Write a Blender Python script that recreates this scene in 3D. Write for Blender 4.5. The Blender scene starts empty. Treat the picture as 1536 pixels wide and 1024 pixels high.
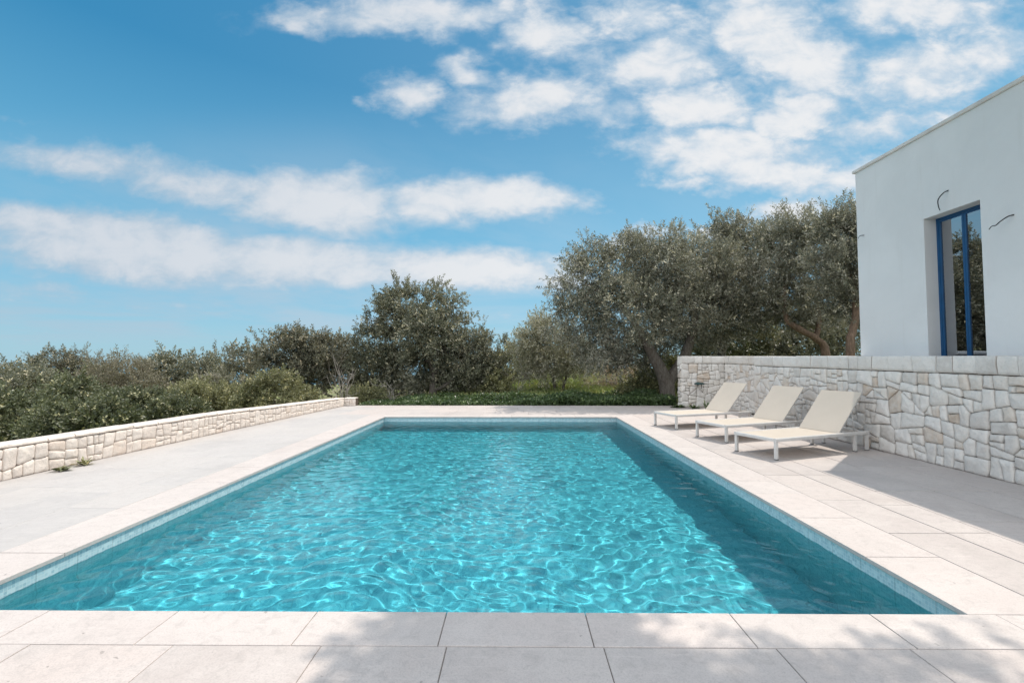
import bpy, math, random
import numpy as np
from mathutils import Vector, noise

SC = bpy.context.scene
COL = SC.collection
R = math.radians

# ------------------------------------------------------------------ helpers
def tag(o, label=None, cat=None, group=None, kind=None):
    if label: o['label'] = label
    if cat: o['category'] = cat
    if group: o['group'] = group
    if kind: o['kind'] = kind
    return o

def empty(name, loc=(0, 0, 0), rz=0.0, parent=None):
    o = bpy.data.objects.new(name, None)
    o.empty_display_size = 0.2
    COL.objects.link(o)
    o.location = loc
    o.rotation_euler = (0, 0, rz)
    if parent: o.parent = parent
    return o

def link(name, me, mat=None, parent=None):
    o = bpy.data.objects.new(name, me)
    COL.objects.link(o)
    if mat is not None: me.materials.append(mat)
    if parent: o.parent = parent
    return o

class MB:
    """Collects faces; builds ONE mesh object."""
    def __init__(self):
        self.v = []; self.f = []; self.uv = []; self.var = []; self.sm = []
    def face(self, pts, var=0.5, uv=None, smooth=False):
        b = len(self.v)
        self.v.extend([tuple(p) for p in pts])
        self.f.append(tuple(range(b, b + len(pts))))
        self.uv.append(uv); self.var.append(var); self.sm.append(smooth)
    def grid(self, rows, closed=False, var=0.5, smooth=True, cap=False):
        b = len(self.v); n = len(rows[0])
        for r in rows: self.v.extend([tuple(p) for p in r])
        for i in range(len(rows) - 1):
            for j in range(n if closed else n - 1):
                k = (j + 1) % n
                self.f.append((b + i*n + j, b + i*n + k, b + (i+1)*n + k, b + (i+1)*n + j))
                self.uv.append(None); self.var.append(var); self.sm.append(smooth)
        if cap:
            for i, rev in ((0, True), (len(rows) - 1, False)):
                ids = [b + i*n + j for j in range(n)]
                if rev: ids.reverse()
                self.f.append(tuple(ids)); self.uv.append(None); self.var.append(var); self.sm.append(False)
    def box(self, x0, x1, y0, y1, z0, z1, bev=0.0, var=0.5, bottom=True):
        if bev <= 0:
            P = lambda x, y, z: (x, y, z)
            self.face([P(x0,y0,z1),P(x1,y0,z1),P(x1,y1,z1),P(x0,y1,z1)], var)
            if bottom: self.face([P(x0,y1,z0),P(x1,y1,z0),P(x1,y0,z0),P(x0,y0,z0)], var)
            self.face([P(x0,y0,z0),P(x1,y0,z0),P(x1,y0,z1),P(x0,y0,z1)], var)
            self.face([P(x1,y0,z0),P(x1,y1,z0),P(x1,y1,z1),P(x1,y0,z1)], var)
            self.face([P(x1,y1,z0),P(x0,y1,z0),P(x0,y1,z1),P(x1,y1,z1)], var)
            self.face([P(x0,y1,z0),P(x0,y0,z0),P(x0,y0,z1),P(x0,y1,z1)], var)
            return
        b = bev
        rect = lambda i, z: [(x0+i,y0+i,z),(x1-i,y0+i,z),(x1-i,y1-i,z),(x0+i,y1-i,z)]
        rows = [rect(b, z0), rect(0, z0+b), rect(0, z1-b), rect(0.3*b, z1-0.3*b), rect(b, z1)]
        self.grid(rows, True, var, False, True)
    def tube(self, pts, rad, n=8, var=0.5, cap=True, rough=0.0, seed=0):
        pts = [Vector(p) for p in pts]
        rows = []
        prev = None
        for i, p in enumerate(pts):
            t = (pts[min(i+1, len(pts)-1)] - pts[max(i-1, 0)])
            if t.length < 1e-9: t = Vector((0, 0, 1))
            t.normalize()
            if prev is None:
                a = Vector((1, 0, 0)) if abs(t.x) < 0.8 else Vector((0, 1, 0))
            else: a = prev
            a = (a - t * a.dot(t)); a.normalize(); prev = a
            c = t.cross(a)
            r = rad[i] if hasattr(rad, '__len__') else rad
            row = []
            for k in range(n):
                th = 2*math.pi*k/n
                d = a*math.cos(th) + c*math.sin(th)
                rr = r
                if rough:
                    q = p + d*r
                    rr = r*(1 + rough*noise.noise((q.x*3.1+seed, q.y*3.1, q.z*1.6)) + 0.5*rough*noise.noise((q.x*9+seed, q.y*9, q.z*3)))
                row.append(p + d*rr)
            rows.append(row)
        self.grid(rows, True, var, True, cap)
    def build(self, name, mat, parent=None):
        me = bpy.data.meshes.new(name)
        me.from_pydata(self.v, [], self.f)
        at = me.attributes.new('var', 'FLOAT', 'FACE')
        at.data.foreach_set('value', np.array(self.var, dtype=np.float32))
        me.polygons.foreach_set('use_smooth', np.array(self.sm, dtype=bool))
        if any(u is not None for u in self.uv):
            uvl = me.uv_layers.new(name='UVMap')
            i = 0
            for f, u in zip(self.f, self.uv):
                for k in range(len(f)):
                    uvl.data[i].uv = u[k] if u is not None else (0, 0)
                    i += 1
        me.update()
        return link(name, me, mat, parent)

def np_mesh(name, verts, quads, mat, parent=None, var=None, smooth=False):
    me = bpy.data.meshes.new(name)
    nv, nf = len(verts), len(quads)
    k = quads.shape[1]
    me.vertices.add(nv); me.vertices.foreach_set('co', np.ascontiguousarray(verts, dtype=np.float32).ravel())
    me.loops.add(nf*k); me.loops.foreach_set('vertex_index', np.ascontiguousarray(quads, dtype=np.int32).ravel())
    me.polygons.add(nf); me.polygons.foreach_set('loop_start', np.arange(0, nf*k, k, dtype=np.int32))
    me.polygons.foreach_set('use_smooth', np.full(nf, smooth, dtype=bool))
    if var is not None:
        at = me.attributes.new('var', 'FLOAT', 'FACE')
        at.data.foreach_set('value', np.asarray(var, dtype=np.float32))
    me.update(calc_edges=True)
    return link(name, me, mat, parent)

# ------------------------------------------------------------------ node helpers
class NT:
    def __init__(self, tree): self.t = tree; self.n = tree.nodes; self.l = tree.links
    def new(self, typ, **kw):
        nd = self.n.new(typ)
        for k, v in kw.items():
            if k.startswith('_'): setattr(nd, k[1:], v)
        return nd
    def put(self, sock, v):
        if v is None: return
        if isinstance(v, bpy.types.NodeSocket): self.l.new(v, sock)
        else:
            if hasattr(sock, 'default_value'):
                try: sock.default_value = v
                except Exception: sock.default_value = tuple(v) + (1.0,)
    def math(self, op, a, b=None, c=None, clamp=False):
        nd = self.n.new('ShaderNodeMath'); nd.operation = op; nd.use_clamp = clamp
        self.put(nd.inputs[0], a); self.put(nd.inputs[1], b)
        if c is not None: self.put(nd.inputs[2], c)
        return nd.outputs[0]
    def mixc(self, f, a, b, blend='MIX'):
        nd = self.n.new('ShaderNodeMix'); nd.data_type = 'RGBA'; nd.blend_type = blend
        self.put(nd.inputs[0], f); self.put(nd.inputs[6], a); self.put(nd.inputs[7], b)
        return nd.outputs[2]
    def ramp(self, f, stops, mode='LINEAR'):
        nd = self.n.new('ShaderNodeValToRGB'); cr = nd.color_ramp; cr.interpolation = mode
        while len(cr.elements) < len(stops): cr.elements.new(0.5)
        for e, (p, c) in zip(cr.elements, stops):
            e.position = p
            e.color = c if len(c) == 4 else tuple(c) + (1.0,)
        self.put(nd.inputs[0], f)
        return nd.outputs[0]
    def smooth(self, v, a, b, lo=0.0, hi=1.0):
        nd = self.n.new('ShaderNodeMapRange'); nd.interpolation_type = 'SMOOTHSTEP'
        self.put(nd.inputs[0], v); nd.inputs[1].default_value = a; nd.inputs[2].default_value = b
        nd.inputs[3].default_value = lo; nd.inputs[4].default_value = hi
        return nd.outputs[0]
    def noise(self, vec, scale, detail=4, rough=0.55, dist=0.0, out=0):
        nd = self.n.new('ShaderNodeTexNoise')
        self.put(nd.inputs['Vector'], vec); nd.inputs['Scale'].default_value = scale
        nd.inputs['Detail'].default_value = detail; nd.inputs['Roughness'].default_value = rough
        nd.inputs['Distortion'].default_value = dist
        return nd.outputs[out]
    def vmath(self, op, a, b=None):
        nd = self.n.new('ShaderNodeVectorMath'); nd.operation = op
        self.put(nd.inputs[0], a)
        if b is not None: self.put(nd.inputs[1], b)
        return nd
    def bump(self, h, strength, dist=0.01):
        nd = self.n.new('ShaderNodeBump'); nd.inputs['Strength'].default_value = strength
        nd.inputs['Distance'].default_value = dist
        self.put(nd.inputs['Height'], h)
        return nd.outputs[0]

def new_mat(name):
    m = bpy.data.materials.new(name); m.use_nodes = True
    m.node_tree.nodes.clear()
    t = NT(m.node_tree)
    out = t.new('ShaderNodeOutputMaterial')
    return m, t, out

def principled(t, out, col, rough=0.6, normal=None, spec=0.5, metallic=0.0):
    b = t.new('ShaderNodeBsdfPrincipled')
    t.put(b.inputs['Base Color'], col); t.put(b.inputs['Roughness'], rough)
    b.inputs['Metallic'].default_value = metallic
    b.inputs['Specular IOR Level'].default_value = spec
    if normal is not None: t.put(b.inputs['Normal'], normal)
    t.l.new(b.outputs[0], out.inputs['Surface'])
    return b

def coords(t): return t.new('ShaderNodeTexCoord').outputs['Object']
def attr(t, nm='var'):
    a = t.new('ShaderNodeAttribute'); a.attribute_name = nm
    return a.outputs['Fac']

# ------------------------------------------------------------------ materials
def mat_limestone(name, stops, light, k=1.0):
    """Pale sawn limestone paving: per-slab tone, clouding, pits and faint stains."""
    m, t, out = new_mat(name)
    co = coords(t); v = attr(t)
    base = t.ramp(v, stops)
    # shift the grain from slab to slab so that no figure runs across a joint
    sh = t.new('ShaderNodeCombineXYZ'); t.put(sh.inputs[2], t.math('MULTIPLY', v, 37.0))
    cs = t.vmath('ADD', co, sh.outputs[0]).outputs[0]
    cloud = t.noise(cs, 2.1, 6, .62, .6)
    c = t.mixc(t.smooth(cloud, .38, .64, 0, .75), base, light)
    dirt = t.noise(co, .75, 5, .6, .8)
    c = t.mixc(t.smooth(dirt, .46, .70, 0, .32*k), c, tuple(q*.68 for q in light))
    mid = t.noise(cs, 13, 7, .70, .8)
    c = t.mixc(t.smooth(mid, .46, .72, 0, .50*k), c, tuple(q*.70 for q in light))
    fine = t.noise(cs, 120, 3, .7)
    c = t.mixc(t.smooth(fine, .42, .72, 0, .42*k), c, tuple(q*.62 for q in light))
    stain = t.noise(co, 2.6, 6, .72, 1.4)
    c = t.mixc(t.smooth(stain, .66, .80, 0, .55), c, (.42,.31,.21))
    spots = t.noise(co, 19, 2, .5)
    c = t.mixc(t.smooth(spots, .725, .765, 0, .6), c, (.20,.18,.16))
    scr = t.noise(t.vmath('MULTIPLY', cs, (3.0, 24.0, 1.0)).outputs[0], 1.2, 5, .65)
    c = t.mixc(t.smooth(scr, .57, .70, 0, .30), c, tuple(min(1, q*1.14) for q in light))
    h = t.math('ADD', t.math('MULTIPLY', t.noise(cs, 60, 4, .7), .7), t.math('MULTIPLY', mid, .9))
    principled(t, out, c, t.math('ADD', t.math('MULTIPLY', fine, .2), .58), t.bump(h, .42, .007), .35)
    return m

def mat_grout():
    m, t, out = new_mat('pale_grout')
    co = coords(t)
    n = t.noise(co, 5, 4, .6)
    n2 = t.noise(co, .8, 2, .5)
    sx = t.new('ShaderNodeSeparateXYZ'); t.l.new(co, sx.inputs[0])
    c = t.mixc(t.smooth(t.math('ADD', sx.outputs[0], t.math('MULTIPLY', n2, 1.5)), -1.2, 1.2), (.48,.43,.39), (.20,.175,.155))
    c = t.mixc(t.smooth(n, .4, .7, 0, .5), c, (.17,.15,.135))
    principled(t, out, c, .9, None, .2)
    return m

def mat_rubble(name, stops, pale, stain, ks=.6):
    m, t, out = new_mat(name)
    co = coords(t); v = attr(t)
    base = t.ramp(v, stops)
    n1 = t.noise(co, 6.5, 6, .65, .5)
    c = t.mixc(t.smooth(n1, .35, .75, 0, .6), base, pale)
    n2 = t.noise(co, 34, 5, .72)
    c = t.mixc(t.smooth(n2, .48, .75, 0, .35), c, tuple(k*.6 for k in pale))
    n3 = t.noise(co, 2.3, 5, .65, 1.0)
    c = t.mixc(t.smooth(n3, .66, .80, 0, ks), c, stain)
    n4 = t.noise(co, 3.7, 4, .6)
    c = t.mixc(t.smooth(n4, .62, .74, 0, .25), c, (.36,.35,.34))
    h = t.math('ADD', t.math('MULTIPLY', t.noise(co, 9, 7, .68), 1.0), t.math('MULTIPLY', n2, .22))
    principled(t, out, c, .85, t.bump(h, .8, .035), .25)
    return m

def mat_joint():
    m, t, out = new_mat('dark_stone_joint')
    co = coords(t)
    c = t.mixc(t.noise(co, 7, 4, .6), (.055,.042,.034), (.17,.135,.105))
    principled(t, out, c, .95, None, .1)
    return m

def mat_plaster():
    m, t, out = new_mat('white_render')
    co = coords(t)
    big = t.noise(co, .7, 5, .6, .4)
    fine = t.noise(co, 70, 4, .65)
    c = t.mixc(t.smooth(big, .3, .7), (.64,.64,.64), (.70,.70,.70))
    st = t.noise(t.vmath('MULTIPLY', co, (5, 5, .35)).outputs[0], 1.4, 5, .65)
    c = t.mixc(t.smooth(st, .54, .76, 0, .32), c, (.56,.55,.53))
    tro = t.noise(co, 7, 5, .6, .8)
    h = t.math('ADD', t.math('MULTIPLY', fine, .5), t.math('MULTIPLY', tro, 1.0))
    principled(t, out, c, .88, t.bump(h, .32, .012), .25)
    return m

def mat_simple(name, col, rough=.5, metal=0.0, var=.12, scale=14, spec=.5, bump=.0):
    m, t, out = new_mat(name)
    co = coords(t)
    n = t.noise(co, scale, 5, .6)
    d = tuple(c*(1-var*2) for c in col)
    c = t.mixc(t.smooth(n, .35, .7), col, d)
    nb = t.bump(t.noise(co, scale*4, 4, .6), bump, .004) if bump else None
    principled(t, out, c, rough, nb, spec, metal)
    return m

def mat_sling():
    m, t, out = new_mat('woven_sling_fabric')
    co = coords(t)
    w1 = t.new('ShaderNodeTexWave'); w1.wave_type = 'BANDS'; w1.bands_direction = 'X'; w1.inputs['Scale'].default_value = 60
    w2 = t.new('ShaderNodeTexWave'); w2.wave_type = 'BANDS'; w2.bands_direction = 'Y'; w2.inputs['Scale'].default_value = 60
    for w in (w1, w2): t.l.new(co, w.inputs['Vector'])
    k = t.math('MULTIPLY', w1.outputs['Fac'], w2.outputs['Fac'])
    n = t.noise(co, 3.2, 4, .6)
    c = t.mixc(n, (.64,.565,.48), (.72,.645,.555))
    c = t.mixc(t.math('MULTIPLY', k, .25), c, (.50,.43,.35))
    b = t.new('ShaderNodeBsdfDiffuse'); t.put(b.inputs[0], c); t.put(b.inputs['Normal'], t.bump(k, .2, .002))
    tr = t.new('ShaderNodeBsdfTranslucent'); t.put(tr.inputs[0], c)
    mx = t.new('ShaderNodeMixShader'); mx.inputs[0].default_value = .22
    t.l.new(b.outputs[0], mx.inputs[1]); t.l.new(tr.outputs[0], mx.inputs[2])
    t.l.new(mx.outputs[0], out.inputs['Surface'])
    return m

def mat_leaf(name, a, b, back, tip=None, gloss=.42, transl=.25):
    m, t, out = new_mat(name)
    a, b, back = [tuple(c*q_ for c in q) for q, q_ in ((a, .95), (b, 1.3), (back, 1.5))]
    tip = tuple(min(.85, c*1.75) for c in tip); transl *= .6
    v = attr(t); co = coords(t)
    big = t.noise(co, .9, 3, .6)
    f = t.math('ADD', t.math('MULTIPLY', v, .65), t.math('MULTIPLY', t.smooth(big, .3, .7), .35))
    col = t.mixc(f, a, b)
    if tip is not None:
        col = t.mixc(t.smooth(v, .72, .84), col, tip)  # random leaves painted paler to stand in for sunlit crown highlights
    geo = t.new('ShaderNodeNewGeometry')
    col = t.mixc(t.math('MULTIPLY', geo.outputs['Backfacing'], .8), col, back)
    p = t.new('ShaderNodeBsdfPrincipled')
    t.put(p.inputs['Base Color'], col); p.inputs['Roughness'].default_value = gloss
    p.inputs['Specular IOR Level'].default_value = .45
    tr = t.new('ShaderNodeBsdfTranslucent')
    t.put(tr.inputs[0], t.mixc(1.0, col, (1.0, 1.0, .55, 1), 'MULTIPLY'))
    mx = t.new('ShaderNodeMixShader'); mx.inputs[0].default_value = transl
    t.l.new(p.outputs[0], mx.inputs[1]); t.l.new(tr.outputs[0], mx.inputs[2])
    t.l.new(mx.outputs[0], out.inputs['Surface'])
    return m

def mat_bark(name, a=(.10,.082,.068), b=(.22,.19,.16)):
    m, t, out = new_mat(name)
    co = coords(t)
    st = t.vmath('MULTIPLY', co, (9, 9, 2.2)).outputs[0]
    n = t.noise(st, 2.0, 7, .7, 1.0)
    c = t.mixc(t.smooth(n, .3, .7), a, b)
    principled(t, out, c, .9, t.bump(n, .9, .05), .2)
    return m

def mat_tile():
    """Small pale blue-grey glass mosaic laid in sheets, uv in metres."""
    m, t, out = new_mat('pool_mosaic')
    uv = t.new('ShaderNodeTexCoord').outputs['UV']
    br = t.new('ShaderNodeTexBrick')
    br.offset = 0.0; br.squash = 1.0
    t.l.new(uv, br.inputs['Vector'])
    br.inputs['Color1'].default_value = (.31,.46,.52,1); br.inputs['Color2'].default_value = (.56,.68,.705,1)
    br.inputs['Mortar'].default_value = (.60,.67,.67,1)
    br.inputs['Scale'].default_value = 1.0; br.inputs['Mortar Size'].default_value = .0016
    br.inputs['Brick Width'].default_value = .025; br.inputs['Row Height'].default_value = .025
    br.inputs['Bias'].default_value = -.1
    sh = t.new('ShaderNodeTexBrick'); sh.offset = 0.0
    t.l.new(uv, sh.inputs['Vector'])
    sh.inputs['Color1'].default_value = (0,0,0,1); sh.inputs['Color2'].default_value = (0,0,0,1); sh.inputs['Mortar'].default_value = (1,1,1,1)
    sh.inputs['Scale'].default_value = 1.0; sh.inputs['Mortar Size'].default_value = .004
    sh.inputs['Brick Width'].default_value = .32; sh.inputs['Row Height'].default_value = .32
    n = t.noise(uv, 2.5, 5, .6)
    c = t.mixc(t.smooth(n, .3, .7, 0, .25), br.outputs['Color'], (.46,.62,.64))
    c = t.mixc(t.math('MULTIPLY', sh.outputs['Color'], .42), c, (.20,.27,.28))
    principled(t, out, c, .3, None, .5)
    return m

def mat_water():
    """Clear water: Fresnel reflection over a turquoise-tinted refraction."""
    m, t, out = new_mat('pool_water')
    rf = t.new('ShaderNodeBsdfRefraction'); rf.inputs['Color'].default_value = (.385, .855, .925, 1)
    rf.inputs['Roughness'].default_value = 0.0; rf.inputs['IOR'].default_value = 1.333
    gl = t.new('ShaderNodeBsdfGlossy'); gl.inputs['Roughness'].default_value = 0.02
    fr = t.new('ShaderNodeFresnel'); fr.inputs['IOR'].default_value = 1.333
    mx = t.new('ShaderNodeMixShader')
    t.l.new(fr.outputs[0], mx.inputs[0]); t.l.new(rf.outputs[0], mx.inputs[1]); t.l.new(gl.outputs[0], mx.inputs[2])
    t.l.new(mx.outputs[0], out.inputs['Surface'])
    return m

def mat_glass():
    m, t, out = new_mat('window_glass')
    fr = t.new('ShaderNodeFresnel'); fr.inputs['IOR'].default_value = 1.9
    gl = t.new('ShaderNodeBsdfGlossy'); gl.inputs['Roughness'].default_value = 0.0; gl.inputs['Color'].default_value = (.92,.95,1,1)
    co = coords(t)
    nv = t.vmath('NORMALIZE', t.vmath('ADD', t.bump(t.noise(co, 1.3, 2, .5), .10, .02), (0, 0.02, -.075)).outputs[0]).outputs[0]
    t.put(gl.inputs['Normal'], nv)
    tr = t.new('ShaderNodeBsdfTransparent'); tr.inputs[0].default_value = (.62,.68,.70,1)
    mx = t.new('ShaderNodeMixShader')
    t.put(mx.inputs[0], t.math('ADD', t.math('MULTIPLY', fr.outputs[0], 1.0), .34, clamp=True))
    t.l.new(tr.outputs[0], mx.inputs[1]); t.l.new(gl.outputs[0], mx.inputs[2])
    t.l.new(mx.outputs[0], out.inputs['Surface'])
    return m

def mat_ground():
    m, t, out = new_mat('earth_and_turf')
    co = coords(t)
    n = t.noise(co, .35, 6, .65)
    n2 = t.noise(co, 4, 5, .7)
    c = t.mixc(t.smooth(n, .4, .6), (.20,.24,.09), (.24,.21,.12))
    c = t.mixc(t.smooth(n2, .4, .7, 0, .5), c, (.08,.09,.04))
    principled(t, out, c, .95, t.bump(n2, .8, .1), .15)
    return m

def mat_sea():
    m, t, out = new_mat('sea_water')
    co = coords(t)
    n = t.noise(t.vmath('MULTIPLY', co, (.002, .01, 1)).outputs[0], 3, 4, .6)
    c = t.mixc(n, (.10,.24,.33), (.13,.29,.38))
    principled(t, out, c, .55, None, .5)
    return m

M = dict(
    stone=mat_limestone('limestone_paving', [(0.0, (.425,.375,.35)), (0.3, (.525,.46,.425)), (0.55, (.485,.435,.41)), (0.8, (.55,.475,.435)), (1.0, (.45,.405,.385))], (.54,.485,.452), 1.15),
    stone_grey=mat_limestone('grey_limestone_paving', [(0.0, (.44,.415,.40)), (0.5, (.465,.435,.417)), (1.0, (.49,.455,.43))], (.50,.468,.445), .8),
    stone_pink=mat_limestone('warm_limestone_coping', [(0.0, (.505,.45,.42)), (0.5, (.55,.48,.445)), (1.0, (.535,.485,.455))], (.575,.515,.48), 1.15), grout=mat_grout(), rubble=mat_rubble('white_rubble_stone', [(0.0, (.58,.54,.50)), (0.35, (.69,.65,.605)), (0.7, (.76,.72,.675)), (0.90, (.65,.59,.525)), (1.0, (.54,.42,.32))], (.77,.735,.69), (.50,.36,.25)),
    rubble_sunlit=mat_rubble('sunlit_cream_rubble', [(0.0, (.68,.59,.52)), (0.4, (.73,.64,.565)), (0.8, (.76,.675,.60)), (1.0, (.66,.54,.45))], (.76,.685,.615), (.55,.38,.27), .35), joint=mat_joint(), plaster=mat_plaster(),  # cream stone has the low wall's warm sunlight put into its colour
    metal=mat_simple('pale_grey_powder_coat', (.62,.60,.575), .38, .0, .05, 6),
    sling=mat_sling(), tile=mat_tile(), water=mat_water(), glass=mat_glass(), ground=mat_ground(), sea=mat_sea(),
    blue=mat_simple('blue_window_paint', (.004,.070,.185), .38, 0, .10, 5),
    cap=mat_simple('parapet_capping', (.66,.63,.60), .7, 0, .08, 4, .3, .2),
    black=mat_simple('black_cable', (.012,.012,.014), .5, 0, .1),
    green=mat_simple('dark_green_fitting', (.012,.055,.055), .45, 0, .15, 20),
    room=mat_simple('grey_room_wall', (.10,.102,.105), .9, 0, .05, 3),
    rubber=mat_simple('grey_foot_cap', (.10,.10,.10), .7, 0, .1),
    bark=mat_bark('olive_bark'), bark_sunlit=mat_bark('sunlit_olive_bark', (.12,.085,.062), (.27,.185,.13)),  # second bark has orange sunlight on the limbs put into its colour
    drywood=mat_bark('bleached_twigs', (.28,.245,.215), (.48,.43,.385)),
    olive=mat_leaf('olive_leaf', (.062,.066,.046), (.185,.180,.128), (.30,.285,.235), (.42,.375,.28), .42, .20),
    olive_dark=mat_leaf('dark_olive_leaf', (.046,.054,.033), (.148,.148,.095), (.24,.23,.17), (.33,.29,.195), .42, .20),
    olive_pale=mat_leaf('pale_olive_leaf', (.22,.21,.145), (.34,.32,.235), (.40,.38,.30), (.44,.40,.29), .5, .28),
    shrub=mat_leaf('shrub_leaf', (.034,.046,.021), (.122,.130,.064), (.14,.15,.085), (.27,.25,.14), .40, .22),
    shrub_grey=mat_leaf('grey_shrub_leaf', (.056,.060,.040), (.170,.162,.110), (.22,.20,.15), (.31,.265,.185), .5, .20),
    shrub_brown=mat_leaf('brown_shrub_leaf', (.085,.075,.05), (.175,.155,.105), (.21,.19,.14), (.29,.245,.17), .6, .22),
    shrub_light=mat_leaf('yellow_green_leaf', (.090,.098,.045), (.215,.205,.105), (.24,.235,.13), (.34,.30,.16), .45, .28),
    dry=mat_leaf('dry_bush_leaf', (.27,.20,.15), (.40,.31,.24), (.38,.30,.23), (.45,.36,.28), .7, .25),
    cover=mat_leaf('ground_cover_leaf', (.026,.050,.018), (.085,.125,.045), (.08,.12,.05), (.15,.19,.08), .35, .3),
    grass=mat_leaf('grass_blade', (.20,.25,.09), (.33,.37,.15), (.22,.27,.10), (.36,.32,.16), .5, .4),
)

# ------------------------------------------------------------------ camera and light
cam = bpy.data.cameras.new('camera'); camo = bpy.data.objects.new('camera', cam); COL.objects.link(camo)
cam.sensor_width = 36.0; cam.lens = 16.0; cam.clip_end = 30000; cam.clip_start = 0.05
camo.location = (0, 0, 1.5); camo.rotation_euler = (R(92.43), 0, R(0.5))
SC.camera = camo

SUN = Vector((.43, .44, 1.0)).normalized()
sun = bpy.data.lights.new('sun', 'SUN'); suno = bpy.data.objects.new('sun', sun); COL.objects.link(suno)
sun.energy = 3.75; sun.angle = R(0.5); sun.color = (1.0, .92, .82)
suno.rotation_euler = SUN.to_track_quat('Z', 'Y').to_euler()
suno.location = (6, 6, 12)
sun.cycles.is_caustics_light = True

def at(px, py, d):
    """World point seen in direction (px, py) of the photograph at depth d."""
    return Vector(((px - 774)/683*d, d, 1.5 + (541 - py)/683*d))

def build_world():
    w = bpy.data.worlds.new('World'); SC.world = w; w.use_nodes = True
    w.node_tree.nodes.clear()
    t = NT(w.node_tree)
    out = t.new('ShaderNodeOutputWorld')
    sky = t.new('ShaderNodeTexSky'); sky.sky_type = 'NISHITA'; sky.sun_disc = False
    sky.sun_elevation = math.asin(SUN.z); sky.sun_rotation = math.atan2(SUN.x, SUN.y)
    sky.altitude = 60; sky.air_density = 1.0; sky.dust_density = .6; sky.ozone_density = 2.0
    d = t.new('ShaderNodeTexCoord').outputs['Generated']
    sp = t.new('ShaderNodeSeparateXYZ'); t.l.new(d, sp.inputs[0])
    X, Y, Z = sp.outputs
    yy = t.math('MAXIMUM', Y, .12)
    u = t.math('DIVIDE', X, yy); v = t.math('DIVIDE', Z, yy)
    zz = t.math('ADD', t.math('MAXIMUM', Z, 0.0), .07)
    cb = t.new('ShaderNodeCombineXYZ')
    t.put(cb.inputs[0], t.math('DIVIDE', X, zz)); t.put(cb.inputs[1], t.math('DIVIDE', Y, zz)); cb.inputs[2].default_value = 3.7
    P = cb.outputs[0]
    # warp in angle space for blob outlines
    cu = t.new('ShaderNodeCombineXYZ'); t.put(cu.inputs[0], u); t.put(cu.inputs[1], t.math('MULTIPLY', v, 1.6))
    UV = cu.outputs[0]
    wn = t.new('ShaderNodeTexNoise'); t.l.new(UV, wn.inputs['Vector']); wn.inputs['Scale'].default_value = 6.5
    wn.inputs['Detail'].default_value = 5; wn.inputs['Roughness'].default_value = .6
    ws = t.new('ShaderNodeSeparateXYZ'); t.l.new(wn.outputs['Color'], ws.inputs[0])
    uw = t.math('ADD', u, t.math('MULTIPLY', t.math('SUBTRACT', ws.outputs[0], .5), .24))
    vw = t.math('ADD', v, t.math('MULTIPLY', t.math('SUBTRACT', ws.outputs[1], .5), .135))
    uw2 = t.math('ADD', u, t.math('MULTIPLY', t.math('SUBTRACT', ws.outputs[0], .5), .20))
    vw2 = t.math('ADD', v, t.math('MULTIPLY', t.math('SUBTRACT', ws.outputs[1], .5), .055))
    # cloud banks: centre px, half sizes px, tilt (dy/dx), weight
    banks = [
        (600, 6, 190, 28, .0, .95), (440, 8, 60, 24, .2, .8), (825, 38, 75, 42, .1, .95), (960, 8, 90, 36, .0, .95),
        (705, 98, 70, 26, .15, .75), (615, 135, 55, 28, .1, .85), (800, 145, 120, 36, -.05, .95), (900, 165, 80, 30, .0, .7),
        (1000, 80, 130, 48, -.1, .95), (1050, 145, 95, 36, .05, 1.1), (1160, 30, 100, 70, .25, 1.1), (1215, 95, 90, 55, .2, 1.05), (1205, 170, 90, 34, -.1, 1.05),
        (1380, 5, 140, 34, .05, .95), (1400, 105, 130, 46, -.1, .95), (1500, 75, 80, 50, -.2, .95), (1330, 190, 110, 30, -.2, .75),
        (1090, 225, 150, 36, .08, 1.05), (1170, 255, 110, 40, .12, 1.05), (1030, 264, 60, 16, .0, .8), (1260, 270, 90, 30, -.1, .9), (1200, 318, 110, 24, -.1, .85),
        (545, 150, 24, 14, 0, .55), (960, 352, 60, 14, -.05, .8), (1060, 350, 40, 16, 0, .7),
        (120, 240, 210, 24, .10, .62), (300, 275, 170, 24, .10, .68), (470, 300, 130, 36, .05, .95), (720, 293, 160, 20, .02, .85), (640, 310, 70, 18, .1, .7),
        (90, 340, 200, 26, .12, .75), (200, 370, 240, 40, .10, .90), (420, 390, 260, 30, .06, .85), (680, 402, 200, 22, .02, .95),
        (60, 440, 160, 16, .08, .45), (230, 456, 150, 14, .03, .42), (60, 505, 130, 12, 0, .35), (755, 478, 50, 8, 0, .35), (20, 180, 80, 14, .1, .30),
    ]
    tot = None
    for (px, py, rx, ry, tl, wt) in banks:
        soft = px < 900 and py > 190
        du = t.math('SUBTRACT', uw2 if soft else uw, (px - 774)/683)
        dv = t.math('SUBTRACT', vw2 if soft else vw, (541 - py)/683)
        if tl: dv = t.math('MULTIPLY_ADD', du, tl, dv)
        lf = px < 900 and py > 190
        a = t.math('MULTIPLY', du, 683/(rx*(1.5 if lf else 1.42))); b = t.math('MULTIPLY', dv, 683/(ry*(2.0 if lf else 1.6)))
        r2 = t.math('MULTIPLY_ADD', a, a, t.math('MULTIPLY', b, b))
        g = t.math('MULTIPLY', t.math('POWER', 2.71828, t.math('MULTIPLY', r2, -1.4)), wt*(1.32 if lf else 1.05))
        tot = g if tot is None else t.math('MAXIMUM', tot, g)
    f1 = t.noise(P, 1.55, 7, .60, .25)
    f2 = t.noise(UV, 12.0, 9, .60, .25)
    fb = t.math('ADD', t.math('MULTIPLY', f1, .45), t.math('MULTIPLY', f2, .55))
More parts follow.
